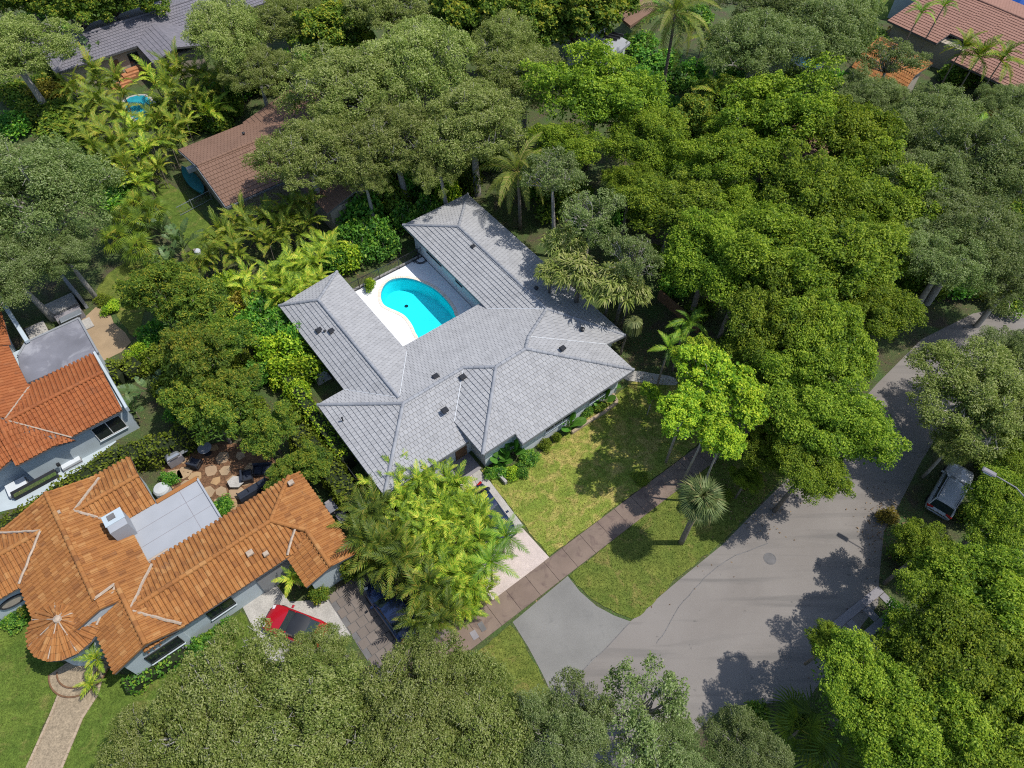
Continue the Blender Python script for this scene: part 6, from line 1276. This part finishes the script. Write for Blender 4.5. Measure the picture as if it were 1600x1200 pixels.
# ------------------------------------------------------------------ cars
def car(label, px, py, heading, paint, roofm=None, L=4.6, W=1.82, Hh=1.62, suv=True, group='parked cars', roofdapple=False):
    p = P(px, py, .8); t = thing('parked_car', label, 'car', (p.x, p.y, 0), group, heading); hw = W / 2; x0 = -L / 2
    st = [(0, .8, .58, .38), (.02, .9, .72, .3), (.09, .97, .80, .26), (.2, 1, .88, .24), (.33, 1, .96, .24), (.5, 1, .98, .24), (.7, 1, 1.0, .24), (.86, 1, 1.0, .25), (.95, .96, .97, .3), (.99, .9, .86, .34), (1, .82, .66, .42)]
    if not suv: st = [(a, b, c * .9 if a < .9 else c * .88, d) for a, b, c, d in st]
    mb = MB(); vs = []; nS = 0
    for (f, wf, zt, zl) in st:
        x = L / 2 - f * L; w_ = hw * wf
        half = [(w_ * .84, zl), (w_ * .98, zl + .12), (w_, (zl + zt) / 2), (w_ * .985, zt - .1), (w_ * .93, zt - .02), (w_ * .6, zt + .025), (0, zt + .04)]
        ring = [(x, y, z) for y, z in half] + [(x, -y, z) for y, z in half[-2::-1]]; nS = len(ring); vs += ring
    fs = [(i * nS + k, i * nS + k + 1, (i + 1) * nS + k + 1, (i + 1) * nS + k) for i in range(len(st) - 1) for k in range(nS - 1)]
    fs += [((i + 1) * nS, (i + 1) * nS + nS - 1, i * nS + nS - 1, i * nS) for i in range(len(st) - 1)] + [tuple(range(nS)), tuple((len(st) - 1) * nS + k for k in range(nS - 1, -1, -1))]
    mb.raw(vs, fs); body = mb.build('body', M[paint], t, True, True)
    zb = .93 if suv else .85
    xs = (L / 2 - .30 * L, L / 2 - .47 * L, L / 2 - (.93 if suv else .74) * L, L / 2 - (.985 if suv else .88) * L); wb, wt = hw * .92, hw * .74
    gl = [(xs[0], wb * .93, zb), (xs[1], wt, Hh - .06), (xs[2], wt * .97, Hh - .08), (xs[3], wb * .9, zb)]
    A = [Vector((x, s * y, z)) for s in (1, -1) for x, y, z in gl]
    MB().face([A[0], A[1], A[5], A[4]]).build('windscreen', M['car_glass'], t, False, True); MB().face([A[2], A[3], A[7], A[6]]).build('rear_window', M['car_glass'], t, False, True)
    for o in (0, 4):
        for f0, f1 in ((.02, .48), (.52, .98)):
            b0, b1 = A[o].lerp(A[o + 3], f0), A[o].lerp(A[o + 3], f1); t0, t1 = A[o + 1].lerp(A[o + 2], f0), A[o + 1].lerp(A[o + 2], f1); MB().face([b0, b1, t1, t0]).build('side_window', M['car_glass'], t, False, True)
    rb = MB(); rv = []
    for (x, k, dz) in ((xs[1] + .05, .96, -.02), (xs[1] - .15, 1.0, .03), ((xs[1] + xs[2]) / 2, 1.02, .06), (xs[2] + .2, 1.0, .03), (xs[2] - .05, .96, -.03)):
        for y in (-1, -.85, -.4, 0, .4, .85, 1): rv.append(Vector((x, y * wt * k * 1.02, Hh - .05 + dz - .05 * y * y)))
    rb.raw(rv, [(i * 7 + j, i * 7 + j + 1, (i + 1) * 7 + j + 1, (i + 1) * 7 + j) for i in range(4) for j in range(6)]); rb.build('roof', M[roofm or paint], t, True, True)
    for o in (0, 4):
        for a, b in ((0, 1), (2, 3)): MB().tube([A[o + a] + Vector((0, 0, .0)), A[o + b]], .05, 5).build('pillar', M[paint], t, False, True)
        mid0, mid1 = A[o].lerp(A[o + 3], .5), A[o + 1].lerp(A[o + 2], .5); MB().tube([mid0, mid1], .04, 5).build('pillar', M['car_top'], t, False, True)
    for s in (1, -1):
        MB().box((L / 2 - .34 * L, s * (hw + .1), zb + .05), (.14, .2, .14), bev=.04).build('mirror', M[paint], t, False, True)
        MB().box((L / 2 - .045 * L, s * hw * .66, .68), (.2, .26, .09), rz=-s * .35, bev=.035).build('headlight', M['lamp_clear'], t, False, True)
        MB().box((-L / 2 + .055, s * hw * .7, .86 if suv else .76), (.16, .4, .17), rz=s * .3, bev=.04).build('tail_light', M['lamp_red'], t, False, True)
        if suv: MB().tube([(xs[1] - .1, s * wt * .9, Hh + .04), ((xs[1] + xs[2]) / 2, s * wt * .92, Hh + .07), (xs[2] + .1, s * wt * .9, Hh + .02)], .025, 5).build('roof_rail', M['black_metal'], t, False, True)
        for x in (L / 2 - .19 * L, L / 2 - .8 * L):
            wv = MB(); K = 18; ring = [(.2, -.11), (.31, -.11), (.345, -.07), (.345, .07), (.31, .11), (.2, .11)]
            vv = [Vector((x + r_ * math.cos(6.2832 * k / K), s * (hw - .08) + y_ * 1.0, .34 + r_ * math.sin(6.2832 * k / K))) for r_, y_ in ring for k in range(K)]
            wv.raw(vv, [(i * K + k, i * K + (k + 1) % K, (i + 1) * K + (k + 1) % K, (i + 1) * K + k) for i in range(len(ring) - 1) for k in range(K)])
            wo = wv.build('wheel', M['rubber'], t, True, True)
            MB().raw([Vector((x + .2 * math.cos(6.2832 * k / K), s * (hw - .02), .34 + .2 * math.sin(6.2832 * k / K))) for k in range(K)], [tuple(range(K))]).build('rim', M['rim'], wo, False, True)
    MB().box((-L / 2 + .02, 0, .62), (.04, .5, .13)).build('number_plate', M['frame_white'], t, False, True); MB().box((L / 2 - .03, 0, .5), (.06, 1.0, .18), bev=.02).build('grille', M['black_metal'], t, False, True)
    return t
d = P(1506, 727, .8) - P(1468, 795, .8); car('white estate car parked under the oak beside the road', 1487, 763, math.atan2(d.y, d.x), 'car_white', L=4.7)
d = P(425, 968, .7) - P(480, 990, .7); car('red car with a black roof on the drive of the orange tiled house', 460, 977, math.atan2(d.y, d.x), 'car_red', 'car_top', L=4.0, W=1.74, Hh=1.42, suv=False)
d = P(592, 925, .7) - P(628, 975, .7); car('dark blue car half hidden by palms on the paved forecourt', 612, 948, math.atan2(d.y, d.x), 'car_blue', L=4.5, Hh=1.45, suv=False)
d = P(802, 830, .7) - P(765, 780, .7); car('dark blue car almost hidden beneath the palms on the drive of the grey house', 764, 800, math.atan2(d.y, d.x), 'car_blue', L=4.5, Hh=1.45, suv=False)

# ------------------------------------------------------------------ street furniture and garden things
lp_ = P(1545, 738, 9.0); base = P(1600, 760, 0); base = Vector((lp_.x + 2.0, lp_.y - 1.6, 0))
sl_ = thing('street_lamp', 'tall grey street lamp with a cobra head beside the white car', 'street lamp', base)
MB().tube([base + Vector((0, 0, -.2)), base + Vector((0, 0, 4.5)), base + Vector((0, 0, 8.6))], [.12, .095, .07], 10).build('pole', M['steel'], sl_)
MB().tube([base + Vector((0, 0, 8.4)), base.lerp(Vector((lp_.x, lp_.y, 0)), .4) + Vector((0, 0, 8.95)), base.lerp(Vector((lp_.x, lp_.y, 0)), .85) + Vector((0, 0, 9.02))], [.045, .04, .035], 7).build('arm', M['slab'], sl_)
a_ = math.atan2(lp_.y - base.y, lp_.x - base.x)
hd = MB().box((lp_.x, lp_.y, 9.05), (.75, .32, .16), a_, bev=.06).build('lamp_head', M['slab'], sl_); MB().box((lp_.x, lp_.y, 8.93), (.5, .28, .06), a_, bev=.02).build('lens', M['lamp_clear'], hd)
pb = thing('sign_post', 'thin reddish post leaning at the road edge below the white car', 'post', P(1388, 872, 0)); MB().tube([P(1388, 872, 0), P(1388, 872, 0) + Vector((.3, .3, 1.9))], .04, 6).build('post', M['wood'], pb); MB().tube([P(1391, 872, 0), P(1391, 872, 0) + Vector((.4, .32, 1.8))], .03, 6).build('stay', M['wood'], pb)
# barred concrete drive with its gate
bd = thing('barred_drive', 'concrete drive of crossing strips with earth cells in the lower right shade', 'driveway', P(1362, 985, 0)); o_ = P(1362, 985, 0); d1 = (P(1395, 945, 0) - P(1326, 1002, 0)).normalized(); d2 = Vector((d1.y, -d1.x, 0)); a1 = math.atan2(d1.y, d1.x)
for k in (-1.45, 0, 1.45, 2.9): MB().box(o_ + d2 * k + Vector((0, 0, .03)), (5.2, .5, .06), a1, rnd.random(), bev=.01).build('strip', M['slab'], bd)
for k in (-2.3, -.75, .8, 2.35):
    for j in (-.72, .72, 2.17): MB().box(o_ + d1 * k + d2 * j + Vector((0, 0, .028)), (.5, .9, .05), a1, rnd.random(), bev=.01).build('strip', M['slab'], bd)
picket_fence('drive_gate', 'black metal gate across the barred concrete drive', o_ + d2 * 1.45 - d1 * 2.6 + Vector((0, 0, .06)), o_ + d2 * 1.45 + d1 * 3.4 + Vector((0, 0, .06)), 1.4, 'black_metal', .14)
# flagstone patio with its furniture
pa = tag(sheet('patio', pxs([(248, 745), (262, 720), (300, 705), (345, 690), (420, 700), (440, 745), (400, 800), (350, 810), (318, 760), (262, 782)]), .02, M['patio_base'], thick=.04), kind='structure')
r_ = random.Random(3)
for px, py, s in [(270, 745, 1.5), (288, 738, 1.1), (300, 722, .9), (305, 745, 1.0), (322, 770, 1.2), (338, 752, .8), (345, 768, .9), (330, 735, 1.0), (348, 715, 1.2), (352, 735, .9), (365, 750, 1.0), (370, 770, 1.2), (385, 752, .8), (362, 788, 1.0), (340, 785, .8), (392, 730, .9), (375, 712, .8), (410, 735, .7), (260, 762, 1.0), (290, 757, .9), (315, 700, .8), (400, 760, .8), (335, 700, .7), (285, 718, .7)]:
    c = P(px, py, .06); n = r_.randint(5, 7); a0 = r_.uniform(0, 6.28); MB().prism([c + Vector((math.cos(a0 + 6.283 * i / n) * s * .5 * r_.uniform(.75, 1.15), math.sin(a0 + 6.283 * i / n) * s * .5 * r_.uniform(.75, 1.1), 0)) for i in range(n)], .05, r_.random()).build('flagstone', M['flagstone'], pa)
g_ = thing('grill', 'steel lidded grill at the patio corner under the hedge', 'grill', P(275, 727, 0)); gc = P(277, 722, 0)
MB().box(gc + Vector((0, 0, .42)), (1.1, .6, .8), N.t, bev=.03).build('cabinet', M['slab'], g_); MB().box(gc + Vector((0, 0, .98)), (.95, .55, .34), N.t, bev=.12).build('lid', M['steel'], g_); MB().box(gc + Matrix.Rotation(N.t, 3, 'Z') @ Vector((.8, 0, .82)), (.5, .5, .04), N.t).build('side_shelf', M['steel'], g_); MB().box(gc + Matrix.Rotation(N.t, 3, 'Z') @ Vector((0, -.34, .98)), (.6, .05, .05), N.t).build('handle', M['rim'], g_)
c_ = thing('covered_box', 'pale blue grey rounded cover beside the flat white roof', 'cover', P(257, 768, 0)); MB().lathe(P(257, 770, 0), [(.55, 0), (.55, .6), (.45, .75), (.1, .8)], 18).build('cover', M['ac'], c_); MB().lathe(P(257, 770, 0), [(.6, 0), (.6, .08), (.56, .1)], 18).build('rim', M['black_metal'], c_)
u_ = thing('round_table', 'round dark blue grey table near the hedge end of the patio', 'table', P(325, 708, 0)); uc = P(325, 708, 0)
MB().lathe(uc + Vector((0, 0, .72)), [(.48, 0), (.5, .03), (.46, .05)], 20).build('table_top', M['fascia'], u_); MB().tube([uc, uc + Vector((0, 0, .72))], .05, 8).build('leg', M['black_metal'], u_); MB().lathe(uc, [(.28, 0), (.28, .04), (.06, .07)], 12).build('base', M['black_metal'], u_)
def sofa(label, px, py, L, rz):
    t = thing('patio_sofa', label, 'sofa', P(px, py, 0)); c = P(px, py, 0); R3 = Matrix.Rotation(rz, 3, 'Z')
    MB().box(c + Vector((0, 0, .16)), (L, .75, .26), rz, bev=.02).build('frame', M['black_metal'], t); MB().box(c + R3 @ Vector((0, .33, .5)), (L, .14, .5), rz, bev=.04).build('backrest', M['cushion'], t)
    n = max(1, int(L / .65))
    for k in range(n): MB().box(c + R3 @ Vector(((k + .5) / n * L - L / 2, -.03, .37)), (L / n - .03, .6, .16), rz, bev=.05).build('cushion', M['cushion'], t)
    for s in (-1, 1): MB().box(c + R3 @ Vector((s * (L / 2 - .05), 0, .42)), (.1, .7, .26), rz, bev=.02).build('armrest', M['black_metal'], t)
M['cushion'] = mat('cushion', (.025, .032, .05), .9, .2, 6)
sofa('long dark patio sofa against the orange tiled eave', 398, 768, 2.2, N.t + math.pi); sofa('dark patio armchair behind the low table', 388, 748, .9, N.t + 1.2); sofa('dark patio loveseat at the shaded end of the patio', 412, 738, 1.3, N.t - .6); sofa('small dark patio chair left of the patio centre', 307, 727, .8, N.t + 2.2)
ct = thing('coffee_table', 'low pale six sided coffee table on the patio', 'table', P(371, 757, 0)); cc = P(371, 757, 0)
MB().prism([cc + Vector((math.cos(i * 1.047) * .6, math.sin(i * 1.047) * .5, .42)) for i in range(6)], .06).build('table_top', M['concrete'], ct); MB().box(cc + Vector((0, 0, .2)), (.5, .4, .34), N.t).build('base', M['concrete_dark'], ct)
bl = thing('bollard_light', 'short dark path light beside the front walk', 'path light', P(763, 770, 0)); MB().tube([P(763, 770, 0), P(763, 770, .55)], .05, 8).build('post', M['black_metal'], bl); MB().lathe(P(763, 770, 0) + Vector((0, 0, .55)), [(.14, 0), (.16, .06), (.05, .13)], 12).build('cap', M['black_metal'], bl)
wh = thing('trash_bin', 'dark wheeled bin beside the end wall of the orange tiled house', 'bin', P(535, 808, 0)); MB().box(P(535, 808, .5), (.6, .7, 1.0), N.t, bev=.05).build('body', M['car_top'], wh); MB().box(P(535, 808, 1.04), (.66, .76, .08), N.t, bev=.03).build('lid', M['slab'], wh)
wh = thing('trash_bin', 'grey wheeled bin nearest the patio end of the orange tiled house', 'bin', P(518, 795, 0)); MB().box(P(518, 792, .5), (.6, .7, 1.0), N.t, bev=.05).build('body', M['slab'], wh); MB().box(P(518, 792, 1.04), (.66, .76, .08), N.t, bev=.03).build('lid', M['flat_grey'], wh)
up = thing('utility_pole', 'wooden utility pole with a grey transformer at the back left lot corner', 'utility pole', P(324, 432, 0)); b0 = P(324, 432, 0)
MB().tube([b0, b0 + Vector((0, 0, 5)), b0 + Vector((0, 0, 9))], [.15, .13, .1], 8).build('pole', M['palm_bark'], up) if False else MB().tube([b0, b0 + Vector((0, 0, 3.2))], [.14, .12], 8).build('pole', M['palm_bark'], up)
MB().lathe(b0 + Vector((.2, 0, 2.3)), [(.26, 0), (.28, .1), (.28, .75), (.2, .85)], 12).build('transformer', M['ac'], up)
fw = thing('garden_wall', 'grey boundary wall at the dark end of the brown tiled house', 'wall', P(520, 336, 0)); p, q = P(512, 352, 0), P(600, 300, 0); dd = q - p
for k in range(7): MB().box(p + dd * ((k + .5) / 7) + Vector((0, 0, .9)), (dd.length / 7 - .02, .2, 1.8), math.atan2(dd.y, dd.x), bev=.02).build('panel', M['wall_grey'], fw)
rw = thing('garden_wall', 'brown low wall beyond the lot line right of the mop headed palm', 'wall', P(1040, 478, 0)); p, q = P(1028, 466, 0), P(1090, 520, 0); dd = q - p
for k in range(4): MB().box(p + dd * ((k + .5) / 4) + Vector((0, 0, .5)), (dd.length / 4 - .02, .25, 1.0), math.atan2(dd.y, dd.x), bev=.02).build('panel', M['wood'], rw)
